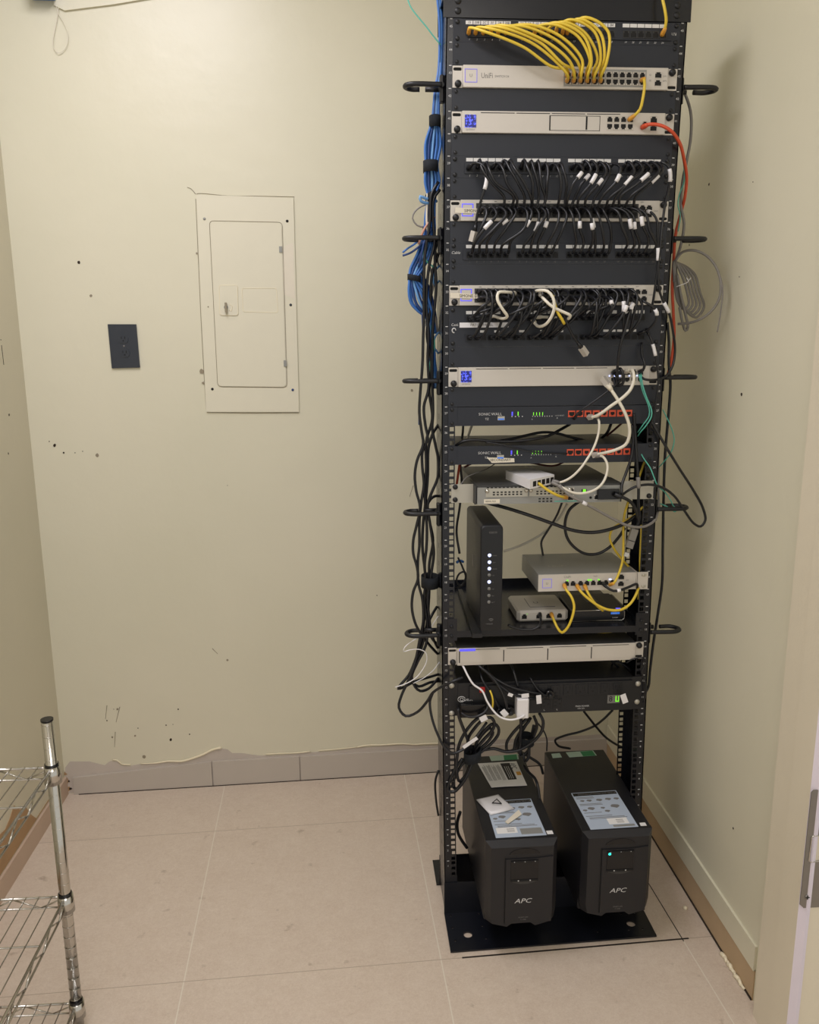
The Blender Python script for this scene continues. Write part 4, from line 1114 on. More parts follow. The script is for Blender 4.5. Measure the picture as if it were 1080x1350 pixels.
# loose things on the left unit
q = [PZ(*p, 203) for p in ((648, 1039), (695, 1036), (681, 1004), (630, 1007))]
e = empty('instruction_booklet', (q[0] + q[2]) / 2, 'folded white instruction booklet with black side band, on left battery backup', 'booklet')
b = MB(); nl, nr, fr, fl = q
def TB(u, v, w): a = nl.lerp(nr, u); c_ = fl.lerp(fr, u); p = a.lerp(c_, v); return Vector((p.x, p.y, 203 + w + 5 * max(0, .25 - v) ** 1.0 * (1 + .4 * math.sin(u * 5))))
N_ = 12; vs = []; 
for i in range(N_ + 1):
    for j in range(N_ + 1): vs.append(TB(i / N_, j / N_, 0))
o_ = len(vs); vs2 = [v + Vector((0, 0, 1.2)) for v in vs]; fs = []
for i in range(N_):
    for j in range(N_):
        a = i * (N_ + 1) + j; q4 = (a, a + 1, a + N_ + 2, a + N_ + 1); fs.append(q4); fs.append(tuple(x + o_ for x in reversed(q4)))
for i in range(N_):
    for a, d in ((i, i + 1), (N_ * (N_ + 1) + i, N_ * (N_ + 1) + i + 1), (i * (N_ + 1), (i + 1) * (N_ + 1)), (i * (N_ + 1) + N_, (i + 1) * (N_ + 1) + N_)): fs.append((a, d, d + o_, a + o_))
b.add(vs + vs2, fs); b.build('pages', 'paper', e)
def strip(b, u0, u1, v0, v1): b.prism([TB(u0, v0, 1.3), TB(u1, v0, 1.3), TB(u1, v1, 1.3), TB(u0, v1, 1.3)], (0, 0, .25))
b = MB(); strip(b, .56, .80, .26, .94); band = b.build('cover_band', 'ink', e)
b = MB()
for i in range(3): b.prism([TB(.62 + i * .05, .3, 1.7), TB(.63 + i * .05, .3, 1.7), TB(.63 + i * .05, .8, 1.7), TB(.62 + i * .05, .8, 1.7)], (0, 0, .2))
b.build('title_lines', 'paper', band)
b = MB()
for k_, (v0, v1) in enumerate(((.26, .92), (.26, .92), (.28, .9), (.26, .9))):
    for i in range(5): strip(b, .05 + k_ * .125 + i * .02, .058 + k_ * .125 + i * .02, v0, v1 - random.random() * .1)
b.build('printed_lines', 'gink', e)
MB().text('APC', lambda u, v, w: TB(.86 + v / 60, .93 - u / 90, 1.4), 12).build('emblem', 'ink', e)
b = MB(); strip(b, .86, .98, .42, .56); b.build('amber_mark', 'amber', e)
q = [PZ(*p, 206) for p in ((647, 1074), (678, 1066), (657, 1047), (628, 1054))]
e = empty('plastic_bag', (q[0] + q[2]) / 2 - Vector((0, 0, 2)), 'small white plastic bag with black recycling mark on left battery backup', 'bag')
b = MB(); cen = (q[0] + q[1] + q[2] + q[3]) / 4 + Vector((0, 0, 4))
lo_ = [p + Vector((0, 0, -2.4)) for p in q]; hi_ = [p.lerp(cen, .25) + Vector((0, 0, 3)) for p in q]
b.add(lo_ + q + hi_, [(3, 2, 1, 0), (8, 9, 10, 11)] + [(i, (i + 1) % 4, (i + 1) % 4 + 4, i + 4) for i in range(4)] + [(i + 4, (i + 1) % 4 + 4, (i + 1) % 4 + 8, i + 8) for i in range(4)], True)
b.build('bag_body', 'translucent', e)
c_ = cen + Vector((4, -6, 5.6))
MB().tube([c_ + Vector((13 * math.cos(math.radians(a)), 13 * math.sin(math.radians(a)), 0)) for a in (80, 200, 320)], 1.7, 5, True).build('recycling_mark', 'ink', e)
b = MB(); b.prism([PZ(*p, 204.5) for p in ((666, 1084), (670, 1086.5), (688, 1074), (684, 1068))], (0, 0, 1.5)); o = b.build('tape_strip', 'label', None); tag(o, 'short curl of cream masking tape on the left instruction sticker', 'tape')

# ================================================================== WIRE SHELF at left
sx, sy = -1087.0, -300.0
e = empty('wire_shelf_rack', (sx - 160, sy - 300, ZF), 'chrome wire shelving rack in the left foreground against left wall', 'shelving')
def spost(x, y, ztop):
    b = MB().tube([(x, y, ZF + 12), (x, y, ztop)], 11.6, 20); z = ZF + 30
    while z < ztop - 5:
        b.tube([Vector((x + 11.7 * math.cos(a * .524), y + 11.7 * math.sin(a * .524), z)) for a in range(12)], .55, 4, True); z += 25.4
    p = b.build('pole', 'chrome', e)
    MB().cyl((x, y, ztop), (0, 0, 1), 12.2, 4, 20).build('cap', 'upsdark', p)
    MB().cyl((x, y, ZF), (0, 0, 1), 9, 14, 14).build('foot', 'blackp', p)
SW_, SL = 315.0, 900.0
for x, y in ((sx, sy), (sx - SW_, sy), (sx, sy - SL), (sx - SW_, sy - SL)): spost(x, y, P(67, 950, sy).z)
def shelf(z):
    b = MB(); t, w = z, z - 24
    X0, X1, Y0, Y1 = sx - SW_, sx, sy - SL, sy
    fr_ = MB()
    for zz, r in ((t, 2.8), (w, 2.2)):
        for a_, c_ in (((X0, Y1), (X1, Y1)), ((X0, Y0), (X1, Y0)), ((X0, Y0), (X0, Y1)), ((X1, Y0), (X1, Y1))): fr_.tube([(a_[0], a_[1], zz), (c_[0], c_[1], zz)], r, 8)
    for (a_, c_) in (((X0, Y1), (X1, Y1)), ((X0, Y0), (X1, Y0)), ((X0, Y0), (X0, Y1)), ((X1, Y0), (X1, Y1))):
        L = math.hypot(c_[0] - a_[0], c_[1] - a_[1]); n = max(4, 2 * int(L / 90)); pts = []
        for i in range(n + 1):
            f = i / n; pts.append(Vector((a_[0] + (c_[0] - a_[0]) * f, a_[1] + (c_[1] - a_[1]) * f, (w if i % 2 else t - 2))))
        for p, q_ in zip(pts, pts[1:]): fr_.tube([p, q_], 1.9, 6)
    s_ = fr_.build('shelf_frame', 'chrome', e)
    for i in range(1, 12):
        x = X0 + SW_ * i / 12; b.tube([(x, Y0, t + 3), (x, Y1, t + 3)], 1.25, 6)
    for k in (.16, .38, .6, .82): y = Y1 - SL * k; b.tube([(X0, y, t - .5), (X1, y, t - .5)], 2.3, 6)
    b.build('wires', 'chrome', s_)
    for x, y in ((X0, Y0), (X0, Y1), (X1, Y0), (X1, Y1)):
        MB().cyl((x, y, w - 9), (0, 0, 1), 17, 38, 20, 15.5).build('collar', 'chrome', s_)
        MB().cyl((x, y, w + 28), (0, 0, 1), 13.5, 6, 20).build('sleeve', 'upsdark', s_)
for y in (1010, 1180.5, 1321): shelf(P({1010: 60, 1180.5: 76, 1321: 90}[y], y, sy).z - 4)

# ================================================================== CABLES
rnd = random.Random(11)
def jit(a): return rnd.uniform(-a, a)
# yellow fan from the top patch panel to the first switch
c43, z43 = US24
ends_x = [743 + 4.45 + 8.93 * i for i in range(6)]
st_x = [618, 627, 637, 647, 657, 667, 705, 714, 723, 733, 742, 748]
arcs = [[(640, 42), (690, 62), (728, 88)], [(648, 38), (700, 56), (738, 86)], [(660, 36), (712, 56), (742, 84)], [(668, 34), (722, 56), (752, 82)], [(690, 35), (735, 54), (762, 82)], [(700, 33), (742, 50), (768, 80)],
        [(728, 32), (762, 48), (778, 80)], [(736, 30), (770, 48), (780, 80)], [(742, 29), (772, 44), (788, 78)], [(752, 26), (784, 42), (792, 80)], [(764, 25), (792, 44), (797, 78)], [(772, 23), (802, 42), (800, 82)]]
for i in range(12):
    row = i % 2; colx = ends_x[i // 2]; ye = 99.5 if row == 0 else 107
    s = st_x[i]; a = arcs[i]
    pts = [(s, 44, -6), (s + 1, 37, -22)] + [(x, y, -48 - 7 * math.sin(j * 1.5) - (i % 4) * 4) for j, (x, y) in enumerate(a)] + [(colx + (1 if row else 0), ye - 8, -40 - 5 * row), (colx, ye, -13)]
    cable('patch_cable', 'yellow patch cable from port %d of the top patch panel to the silver switch' % (i + 1), 'cable', pts, 3.0, 'yellow', 'yellow fan of patch cables at the top', 'bb', boot='yboot')
cable('patch_cable', 'short yellow patch cable linking the two topmost silver devices', 'cable', [(846, 106, -12), (849, 104, -26), (850, 112, -36), (848, 128, -38), (844, 144, -34), (837, 152, -26), (829.5, 158, -12)], 3.1, 'yellow', ends='bb', boot='yboot')
cable('patch_cable', 'yellow patch cable entering the last port of top patch panel from above', 'cable', [(872, -14, -20), (874, 0, -28), (877, 14, -32), (878.5, 28, -28), (876, 40, -18), (873, 46, -7)], 3.1, 'yellow', ends=' b', boot='yboot')
cable('patch_cable', 'orange patch cable curving off the right side of the rack', 'cable', [(847, 168, -12), (856, 164, -30), (870, 165, -38), (884, 172, -40), (896, 188, -20), (902, 210, 10), (905.5, 236, 40), (903, 260, 60), (897, 284, 90), (891, 308, 95), (888.5, 340, 100), (886.5, 380, 105), (888, 415, 105), (889, 440, 110), (886, 470, 115), (880, 497, 118)], 3.6, 'orange', ends='b ')

# upper black bundle: patch panel ports down to the top row of the first 48 port switch
c37, z37 = S37; c33, z33 = S33
def col48(c, i): return c - 177 + 14.8 * i
def mmcable(label, pts, r, m, group, ends='bb', tags=()): return cable('patch_cable', label, 'cable', pts, r, m, group, ends, tags, px=False)
Z39 = 38 * UH; Z35 = 34 * UH; c39 = bow(Z39 + 22); c35 = bow(Z35 + 22)
for i in range(24):
    x = c39 + pcol(i)
    if i in (0, 23): continue
    j = min(23, i + (2 if i < 6 else (1 if i < 12 and rnd.random() < .5 else 0)))
    xe = col48(c37, j); zs = Z39 + 20; ze = z37 + 25
    f = -rnd.uniform(40, 60); b1 = rnd.uniform(2, 7) if i < 12 else rnd.uniform(9, 17)
    if i in (3, 4): b1 = 16
    lift = rnd.uniform(5, 13); q = rnd.uniform(.3, .6)
    m1 = x + b1; z1 = zs - rnd.uniform(8, 14); z2 = ze + rnd.uniform(14, 22)
    mx = m1 + (xe - m1) * q + rnd.uniform(-4, 4)
    pts = [(x, -8, zs), (x + b1 * .45, -26, zs + lift), (m1, f, z1), (mx, f - 5, (z1 + z2) / 2), (xe + rnd.uniform(-3, 5), f + 6, z2), (xe + rnd.uniform(-2, 4), -34, ze), (xe, -12, ze)]
    tg = [(.36 + .02 * (i % 4), .50 + .02 * (i % 4))] if i in (12, 13, 14, 15, 17, 18, 20, 22) else ()
    mmcable('black patch cable, port %d of second patch panel down to upper switch%s' % (i + 1, ', white wrap label' if tg else ''), pts, 3.0, 'black_c', 'black cables between second patch panel and switch', 'bb', tg)
# loose one at the left whose clear plug hangs over the blank panel
cable('patch_cable', 'black cable hanging loose over glowing square of upper switch, clear plug down', 'cable', [(617, 222, -8), (626, 215, -30), (637, 218, -46), (642, 230, -48), (641, 242, -48), (635, 262, -44), (629, 285, -36), (627, 300, -30), (625.5, 306, -28)], 2.8, 'black_c', None, 'bp', [(.40, .54)])
cable('patch_cable', 'black cable from last port of second patch panel hanging down the right rail', 'cable', [(866, 222, -8), (872, 214, -34), (881, 219, -44), (884, 232, -44), (881, 252, -40), (877, 270, -38), (874, 292, -40), (871, 320, -44), (868, 350, -42), (869, 380, -38), (874, 396, -30), (882, 412, -24), (888, 440, -10), (890, 462, 0), (887, 482, -5), (878, 496, -12), (862, 501, -24), (850, 500, -28), (846, 497, -16)], 2.8, 'black_c', None, 'b ', [(.08, .135), (.56, .62)])
# middle bundle: bottom row of switch 2 to the third patch panel
for i in range(24):
    xs = col48(c37, i); x = c35 + pcol(max(0, i - 1) if i < 12 else i, 3)
    if i in (23,): continue
    zs = z37 + 19; ze = Z35 + 20; f = -rnd.uniform(40, 58)
    b1 = rnd.uniform(9, 20); z1 = zs - rnd.uniform(4, 12); z2 = ze + rnd.uniform(14, 26); q = rnd.uniform(.2, .6)
    m1 = xs + b1 + (12 if i > 17 else 0); mx = m1 + (x - m1) * q + rnd.uniform(-5, 5)
    pts = [(xs, -12, zs), (xs + b1 * .5, -32, zs + 6), (m1, f, z1), (mx, f - 4, (z1 + z2) / 2), (x + rnd.uniform(0, 8), f + 8, z2), (x + 2, -28, ze + 2), (x, -8, ze)]
    tg = [(.36 + .03 * (i % 3), .50 + .03 * (i % 3))] if i in (1, 3, 6, 7, 9, 13, 14, 15, 19, 20, 21) else ()
    mmcable('black patch cable, upper switch to port %d of third patch panel%s' % (i + 1, ', white wrap label' if tg else ''), pts, 3.0, 'black_c', 'black cables between switch and third patch panel', 'bb', tg)
cable('patch_cable', 'black cable bending over the right end of upper switch with white boot', 'cable', [(852, 278, -14), (860, 281, -36), (866, 290, -44), (867, 310, -44), (868, 335, -42), (867, 352, -40), (864, 378, -36), (861, 398, -30), (858, 412, -24)], 2.8, 'black_c', None, 'b ', [(.02, .10), (.42, .55)])
# lower bundle: both rows of lower switch to the two-row panel
Z31 = 30 * UH; c31 = bow(Z31 + 44)
def p48(i): return c31 - 196 + (i // 6) * 104 + 15.9 * (i % 6)
for row in (0, 1):
    for i in range(24):
        if row == 0 and i in (13, 23): continue
        if row == 1 and i in (8, 20): continue
        xs = col48(c33, i); zs = z33 + (29 if row == 0 else 14)
        tr = rnd.choice((0, 1)) if i > 3 else row
        tgt = min(23, max(0, i + rnd.choice((-2, -1, 0, 1)) - (1 if i < 12 else 2)))
        x = p48(tgt); ze = Z31 + (62 if tr else 20)
        f = -rnd.uniform(38, 70); bl = rnd.uniform(6, 20)
        m1 = xs + bl; z1 = zs - rnd.uniform(4, 14); z2 = ze + rnd.uniform(2, 12); mx = m1 + (x - m1) * rnd.uniform(.2, .5) + rnd.uniform(-4, 8)
        pts = [(xs, -12, zs), (xs + bl * .4, -34, zs + 4), (m1, f, z1), (mx, f - 5, (z1 + z2) / 2), (x + 8, f * .8, z2), (x + 2, -26, ze + 1), (x, -8, ze)]
        tg = [(.36, .5)] if (row, i) in ((1, 18), (0, 20), (1, 22), (0, 21)) else ()
        mmcable('black patch cable, %s port %d of lower switch into two-row panel%s' % ('top' if row == 0 else 'bottom', i + 1, ', white wrap label' if tg else ''), pts, 3.0, 'black_c', 'black cables between switch and two-row panel', 'bb', tg)
cable('patch_cable', 'white cable looping from a left port of lower switch, left of the other white cables', 'cable', [(679, 387, -30), (668, 385, -60), (657, 386, -72), (656, 395, -76), (663, 408, -76), (669, 417, -70), (664, 420, -56), (652, 417, -30), (648, 416, -10)], 3.3, 'white_c', None, 'bb', boot='label')
cable('patch_cable', 'white cable arching over the centre ports of lower switch in a tall bow', 'cable', [(702, 387, -22), (710, 383, -60), (722, 384, -78), (729, 392, -84), (731, 405, -84), (727, 418, -76), (719, 428, -60), (709, 430, -36), (702, 420, -14)], 3.4, 'white_c', None, 'bb', boot='label')
cable('patch_cable', 'white cable running diagonally right from lower switch and doubling back', 'cable', [(712, 388, -18), (718, 395, -70), (728, 404, -80), (742, 411, -82), (752, 416, -80), (748, 421, -66), (735, 419, -44), (718, 418, -28), (706, 418, -12)], 3.4, 'white_c', None, 'bb', boot='label')
cable('patch_cable', 'short yellow cable dropping from the middle of lower switch', 'cable', [(729, 386, -16), (731, 398, -62), (735, 411, -78), (741, 421, -76), (744, 427, -70)], 3.2, 'yellow', None, 'b ')
cable('patch_cable', 'black cable ending in a loose clear plug below the two-row panel', 'cable', [(744, 395, -16), (742, 410, -60), (747, 425, -66), (754, 440, -60), (762, 452, -52), (767, 459, -48)], 2.8, 'black_c', None, 'bp')
cable('patch_cable', 'long black cable dropping from lower switch across the lone silver gateway', 'cable', [(835, 390, -14), (834, 402, -50), (829, 416, -60), (824, 436, -62), (818, 455, -58), (815, 475, -50), (814, 492, -40), (815, 505, -26), (818, 500, -14)], 3.0, 'black_c', None, 'bb', [(.14, .24)])
cable('patch_cable', 'thin black cable with a white wrap label beside the right rail, mid rack', 'cable', [(852, 434, -12), (858, 446, -26), (863, 462, -30), (866, 480, -30), (868, 500, -28), (866, 520, -24), (862, 545, -18), (858, 560, -8), (855, 575, 10)], 2.4, 'black_c', None, 'b ', [(.14, .27)])
cable('patch_cable', 'black cable with white wrap label curling right over the two-row panel end', 'cable', [(838, 392, -14), (850, 398, -50), (860, 404, -56), (866, 412, -54), (864, 424, -50), (855, 434, -36), (842, 440, -16)], 2.8, 'black_c', None, 'bb', [(.42, .58)])

# gateway plugs, white and teal cables in the middle
cable('patch_cable', 'black cable plugged in the gateway and crossing down-left over firewall', 'cable', [(812, 494, -14), (816, 502, -34), (808, 510, -40), (796, 520, -36), (778, 533, -30), (762, 545, -20), (757, 552, -10)], 2.2, 'black_c', None, 'bb')
cable('patch_cable', 'thick dark blue-black plug lead in the gateway beside the white cable', 'cable', [(808, 492, -14), (818, 486, -40), (822, 494, -46), (821, 506, -40), (812, 508, -28), (810, 498, -14)], 3.4, 'black_c', None, 'b ')
cable('patch_cable', 'black lead curling from right end of gateway up to the rail', 'cable', [(843, 490, -14), (849, 486, -34), (850, 478, -36), (847, 470, -26), (846, 452, -12)], 3.0, 'black_c', None, 'b ')
cable('patch_cable', 'thick white cable from the gateway bending down to the upper firewall', 'cable', [(826, 490, -14), (834, 488, -40), (836, 500, -50), (831, 514, -54), (819, 526, -54), (806, 535, -50), (794, 544, -42), (785, 549, -30), (777, 550, -12)], 3.7, 'white_c', None, 'bq', boot='label')
cable('patch_cable', 'white cable with loose clear plug up, bowing right down to lower firewall', 'cable', [(801, 507, -40), (806, 514, -46), (814, 526, -52), (822, 540, -56), (829, 558, -56), (830, 574, -52), (825, 586, -46), (812, 593, -40), (797, 597, -30), (783, 600, -12)], 3.7, 'white_c', None, 'pq', boot='label')
cable('patch_cable', 'slim white cable from the upper firewall down to the small white switch', 'cable', [(786, 549, -12), (790, 556, -34), (789, 572, -38), (783, 590, -44), (775, 604, -52), (765, 618, -56), (752, 630, -50), (738, 636, -44), (729, 634, -34)], 2.7, 'white_c', None, 'bb', boot='grey_c')
cable('patch_cable', 'white cable in a round loop from lower firewall back to small white switch', 'cable', [(785, 602, -12), (795, 602, -34), (801, 613, -44), (799, 628, -50), (791, 641, -56), (776, 649, -58), (758, 650, -58), (742, 643, -54), (728, 636, -40)], 2.9, 'white_c', None, 'bb', boot='grey_c')
cable('patch_cable', 'grey cable with small white tag swinging right under the router', 'cable', [(737, 640, -50), (750, 652, -58), (768, 662, -58), (790, 674, -52), (812, 686, -44), (832, 694, -36), (850, 694, -20), (863, 686, 0), (868, 672, 20), (868, 640, 60), (868, 600, 90), (869, 560, 100), (872, 520, 105)], 3.2, 'grey_c', None, 'b ', [(.105, .13)])
cable('patch_cable', 'short yellow cable from the small white switch into the router', 'cable', [(700, 632, -45), (710, 637, -66), (722, 646, -70), (735, 653, -66), (747, 656, -34)], 3.2, 'yellow', None, 'bb', boot='yboot')
cable('fibre_cable', 'pair of teal fibres bowing right below the lone silver gateway', 'cable', [(845, 493, -14), (848, 510, -34), (853, 525, -38), (859, 540, -36), (859, 549, -34), (852, 561, -26), (845, 569, -10), (841, 575, 10)], 1.5, 'teal', None, 'b ')
cable('fibre_cable', 'second teal fibre strand running just inside the bowing pair', 'cable', [(843, 494, -14), (847, 514, -30), (856, 538, -32), (856, 548, -30), (848, 560, -20), (841, 570, 0)], 1.3, 'teal', None, 'b ')
cable('fibre_cable', 'teal fibre crossing the right rail and curling on the lower ring', 'cable', [(842, 590, 10), (848, 603, -8), (857, 616, -14), (862, 628, -18), (867, 640, -14), (877, 649, 0), (884, 659, 10), (888, 667, 16), (892, 671, 18), (890, 675, 18), (886, 672, 18), (878, 667, 20), (870, 664, 30)], 1.4, 'teal')
cable('fibre_cable', 'teal fibre bulging outside the right rail, mid height', 'cable', [(874, 540, 60), (880, 552, 50), (886, 566, 46), (889, 580, 46), (885, 596, 50), (876, 608, 60), (869, 616, 70)], 1.4, 'teal')
cable('fibre_cable', 'teal fibre beside the orange cable outside the right rail', 'cable', [(899, 200, 60), (902, 220, 56), (902, 240, 56), (896, 256, 60), (894, 270, 64), (897, 284, 70), (894, 305, 80)], 1.4, 'teal')
cable('fibre_cable', 'teal fibre coming down from the top left to the rack post', 'cable', [(535, -10, 60), (541, 8, 60), (551, 22, 60), (562, 35, 60), (571, 47, 60), (581, 59, 60)], 1.5, 'teal')

# right side
cable('data_cable', 'grey cable leaving behind the top right ring and dropping beside the rack', 'cable', [(897, 112, 70), (905, 128, 70), (911, 150, 70), (911, 180, 70), (906, 210, 72), (900, 240, 74), (898, 270, 74), (902, 296, 74), (897, 326, 80), (891, 345, 90), (889, 372, 95)], 3.2, 'grey_c')
cable('data_cable', 'grey cable making one wide loop near the right wall', 'cable', [(890, 345, 70), (899, 333, 60), (914, 330, 46), (930, 336, 34), (943, 350, 24), (950, 370, 18), (949, 392, 18), (940, 408, 26), (925, 420, 40), (908, 426, 60), (894, 427, 76)], 3.0, 'grey_c')
cable('data_cable', 'thin grey end hanging from the wide loop near right wall', 'cable', [(948, 358, 20), (953, 380, 14), (951, 408, 14), (946, 438, 16)], 1.6, 'grey_c')
for i in range(5):
    dx = i * 4.2; w = [0, 2, 4, 7, 10][i]
    o = [(889 + dx * .2, 344 + i, 90 + i * 6), (898 + dx, 360, 92 + i * 6), (906 + dx, 385, 94 + i * 5), (908 + dx * 1.2, 402 + w * .3, 96 + i * 5), (902 + dx, 408 + w, 98 + i * 4), (894 + dx * .6, 398 + w, 98), (890 + dx * .3, 375, 96)]
    cable('data_cable', ['innermost strand', 'second strand', 'middle strand', 'fourth strand', 'outermost strand'][i] + ' of the grey coil tied beside the right rail', 'cable', o, 3.0, 'grey_c', 'strands of the grey coil', closed=True)
cable('data_cable', 'grey tail hanging below the tied coil beside the right rail', 'cable', [(893, 362, 84), (898, 390, 84), (904, 415, 84), (907, 432, 84), (904, 436, 84), (900, 425, 84), (896, 405, 84)], 3.2, 'grey_c')
cable('twist_tie', 'white twist tie round the grey cable coil', 'tie', [(892, 378, 76), (900, 375, 74), (908, 371, 74), (905, 366, 74), (908, 370, 74), (911, 366, 74)], 1.1, 'white')
cable('power_cable', 'long black cord running down outside the right rail to the power strip', 'cable', [(880, 425, 90), (882, 450, 90), (882, 480, 80), (884, 505, 70), (882, 540, 66), (877, 600, 64), (875, 660, 62), (874, 720, 60), (873, 770, 60), (868, 806, 60), (862, 845, 58), (857, 885, 56), (855, 905, 56), (850, 915, 60)], 3.3, 'black_c')
cable('power_cable', 'black cord making a long pointed loop right of the router', 'cable', [(856, 550, -6), (866, 568, -16), (880, 592, -20), (896, 618, -10), (914, 646, 10), (927, 670, 20), (930, 686, 22), (924, 694, 22), (915, 690, 18), (903, 674, 8), (890, 655, -4), (876, 644, -14), (858, 639, -22), (840, 641, -24), (828, 647, -22), (820, 653, -36)], 3.1, 'black_c')

# behind and around the router
cable('power_cable', 'thick black cord sagging under the router from left to right', 'cable', [(612, 652, 60), (640, 662, 40), (672, 671, 20), (700, 680, 10), (728, 690, 4), (755, 699, 0), (780, 702, 0), (804, 698, 0), (826, 689, 8), (838, 680, 20)], 4.2, 'black_c')
cable('power_cable', 'black cord in a deep round loop over the half-width switch', 'cable', [(764, 661, 60), (751, 672, 60), (745, 690, 60), (748, 709, 60), (758, 722, 60), (772, 730, 60), (788, 730, 60), (803, 722, 60), (816, 708, 56), (824, 696, 50)], 3.6, 'black_c')
cable('data_cable', 'pale cable slanting down behind toward the tall modem', 'cable', [(748, 664, 200), (738, 682, 200), (722, 698, 200), (703, 711, 200), (684, 720, 200), (664, 727, 200)], 3.0, 'white_c')
cable('data_cable', 'dark grey cable dropping behind onto the half-width switch', 'cable', [(742, 660, 180), (734, 680, 185), (722, 700, 190), (714, 714, 190), (715, 726, 180), (717, 736, 170)], 2.8, 'greytop')
cable('power_cable', 'black power cord with plug in the right end of the router', 'cable', [(811, 652, -44), (822, 656, -50), (832, 662, -44), (839, 674, -30), (842, 690, -18), (838, 704, -4)], 4.0, 'black_c', None, 'b ')
cable('power_cable', 'black cord down in front of the right rail with pale clip', 'cable', [(836, 545, -10), (838, 580, -16), (840, 610, -22), (842, 640, -26), (842, 665, -24), (843, 685, -20), (838, 698, -20)], 3.4, 'black_c', None, '', [(.52, .64)], tagmat='grey_c')
cable('power_cable', 'black cord arcing from the lower firewall to the router plug', 'cable', [(834, 560, -8), (835, 585, -14), (832, 605, -20), (825, 625, -26), (820, 640, -34), (820, 652, -44)], 3.3, 'black_c')
a = P(837, 697, -24); c_ = P(829, 722, -30)
e = empty('transceiver_plug', c_, 'metal transceiver plug on a black lead hanging by right rail', 'plug')
d = (c_ - a).normalized(); s1 = d.cross(Vector((0, 1, 0))).normalized()
b = MB(); w = 8.5
ring0 = [a + s1 * w + Vector((0, -5, 0)), a - s1 * w + Vector((0, -5, 0)), a - s1 * w + Vector((0, 5, 0)), a + s1 * w + Vector((0, 5, 0))]
b.prism(ring0, c_ - a); b.build('shell', 'steel', e)
b = MB(); g0 = a + (c_ - a) * .62; b.prism([p + (c_ - a) * .6 + Vector((0, -.3, 0)) for p in ring0], (c_ - a) * .04); b.build('latch', 'dark', e)
MB().prism([p.lerp(c_, .35) + (c_ - a) * .9 for p in ring0], d * 10).build('nose', 'chrome', e)
cable('patch_cable', 'yellow cable leaning behind the right rail above the router ear', 'cable', [(851, 606, 40), (846, 620, 40), (842, 632, 40), (838, 646, 60)], 2.8, 'yellow')
cable('patch_cable', 'yellow cable hanging straight inside the right rail under the router ear', 'cable', [(829, 660, 30), (824, 676, 30), (822, 692, 24), (822, 715, 16), (821, 738, 4), (816, 756, -16), (810, 768, -26), (804, 771, -12)], 3.0, 'yellow', None, ' b', boot='yboot')
cable('patch_cable', 'yellow cable swinging out left from the right rail and down behind switch', 'cable', [(848, 668, 20), (836, 680, 22), (820, 689, 24), (808, 697, 26), (804, 708, 30), (809, 722, 36), (819, 736, 44), (830, 748, 50), (838, 756, 60)], 2.8, 'yellow')
cable('patch_cable', 'yellow cable running straight down just inside the right rail', 'cable', [(846, 692, 24), (845, 715, 24), (844, 740, 24), (844, 764, 30), (842, 790, 30)], 2.6, 'yellow')
cable('patch_cable', 'yellow cable looping from half-width switch down to the silver box', 'cable', [(744, 771, -6), (747, 778, -26), (753, 786, -36), (757, 798, -40), (755, 812, -40), (748, 828, -34), (741, 834, -26), (736, 829, -10), (731, 819, 8), (727, 809, 36)], 3.2, 'yellow', None, 'bb', boot='yboot')
cable('patch_cable', 'yellow cable sagging from half-width switch to right rail in a long bow', 'cable', [(761, 772, -6), (766, 780, -26), (778, 791, -36), (790, 799, -38), (803, 804, -38), (818, 804, -34), (829, 798, -28), (836, 789, -20), (841, 778, -8), (844, 768, 20)], 3.2, 'yellow', None, 'b ', boot='yboot')
cable('patch_cable', 'short yellow cable ending on the flat black modem, beside the long bow', 'cable', [(771, 772, -6), (775, 781, -26), (781, 791, -30), (788, 799, -24), (795, 805, -6)], 3.2, 'yellow', None, 'b ', boot='yboot')
cable('patch_cable', 'yellow cable hanging in a shallow curve under the shelf', 'cable', [(762, 825, 60), (776, 830, 60), (792, 833.5, 60), (808, 832.5, 60), (820, 828, 60), (832, 818, 56)], 2.8, 'yellow')
cable('patch_cable', 'black cable with white collar in the half-width switch beside yellow plugs', 'cable', [(795, 769, -6), (801, 775, -26), (809, 779, -30), (818, 778, -28), (829, 774, -20), (840, 770, -10), (840, 778, 0)], 3.2, 'black_c', None, 'b ', [(.30, .44)])
cable('patch_cable', 'black cable plugged in the silver box and falling behind the shelf lip', 'cable', [(712, 809, 40), (713, 816, 16), (712, 824, -6), (705, 829, -8), (692, 830, -6), (680, 828, -4), (670, 824, -3)], 3.0, 'black_c', None, 'b ')

# between the firewalls
cable('power_cable', 'black cord lying along the lower firewall from the left rail', 'cable', [(598, 590, 20), (608, 583, 10), (622, 580, 6), (648, 581.5, 4), (675, 582, 4), (703, 579, 6), (722, 575, 20), (738, 567, 40), (752, 559, 60)], 3.4, 'black_c')
cable('power_cable', 'black cord arching above the lower firewall and off to the right', 'cable', [(648, 583, 90), (672, 579, 90), (694, 574, 90), (715, 570, 90), (733, 571, 90), (752, 576, 90), (772, 581, 90), (800, 585, 90)], 3.4, 'black_c')
cable('data_cable', 'thin black lead drooping in front of the lower firewall', 'cable', [(640, 583, 0), (656, 585, -8), (676, 590, -12), (700, 595.5, -12), (724, 597.5, -10), (748, 598, -6)], 1.9, 'black_c')
cable('power_cable', 'black cord slanting behind between the two firewalls, right half', 'cable', [(806, 558, 120), (801, 570, 120), (790, 580, 110), (776, 588, 100)], 3.6, 'black_c')
cable('power_cable', 'dark red cord slanting between the two firewalls', 'cable', [(822, 556, 150), (806, 570, 150), (790, 582, 150), (774, 594, 150)], 2.6, 'red_c')
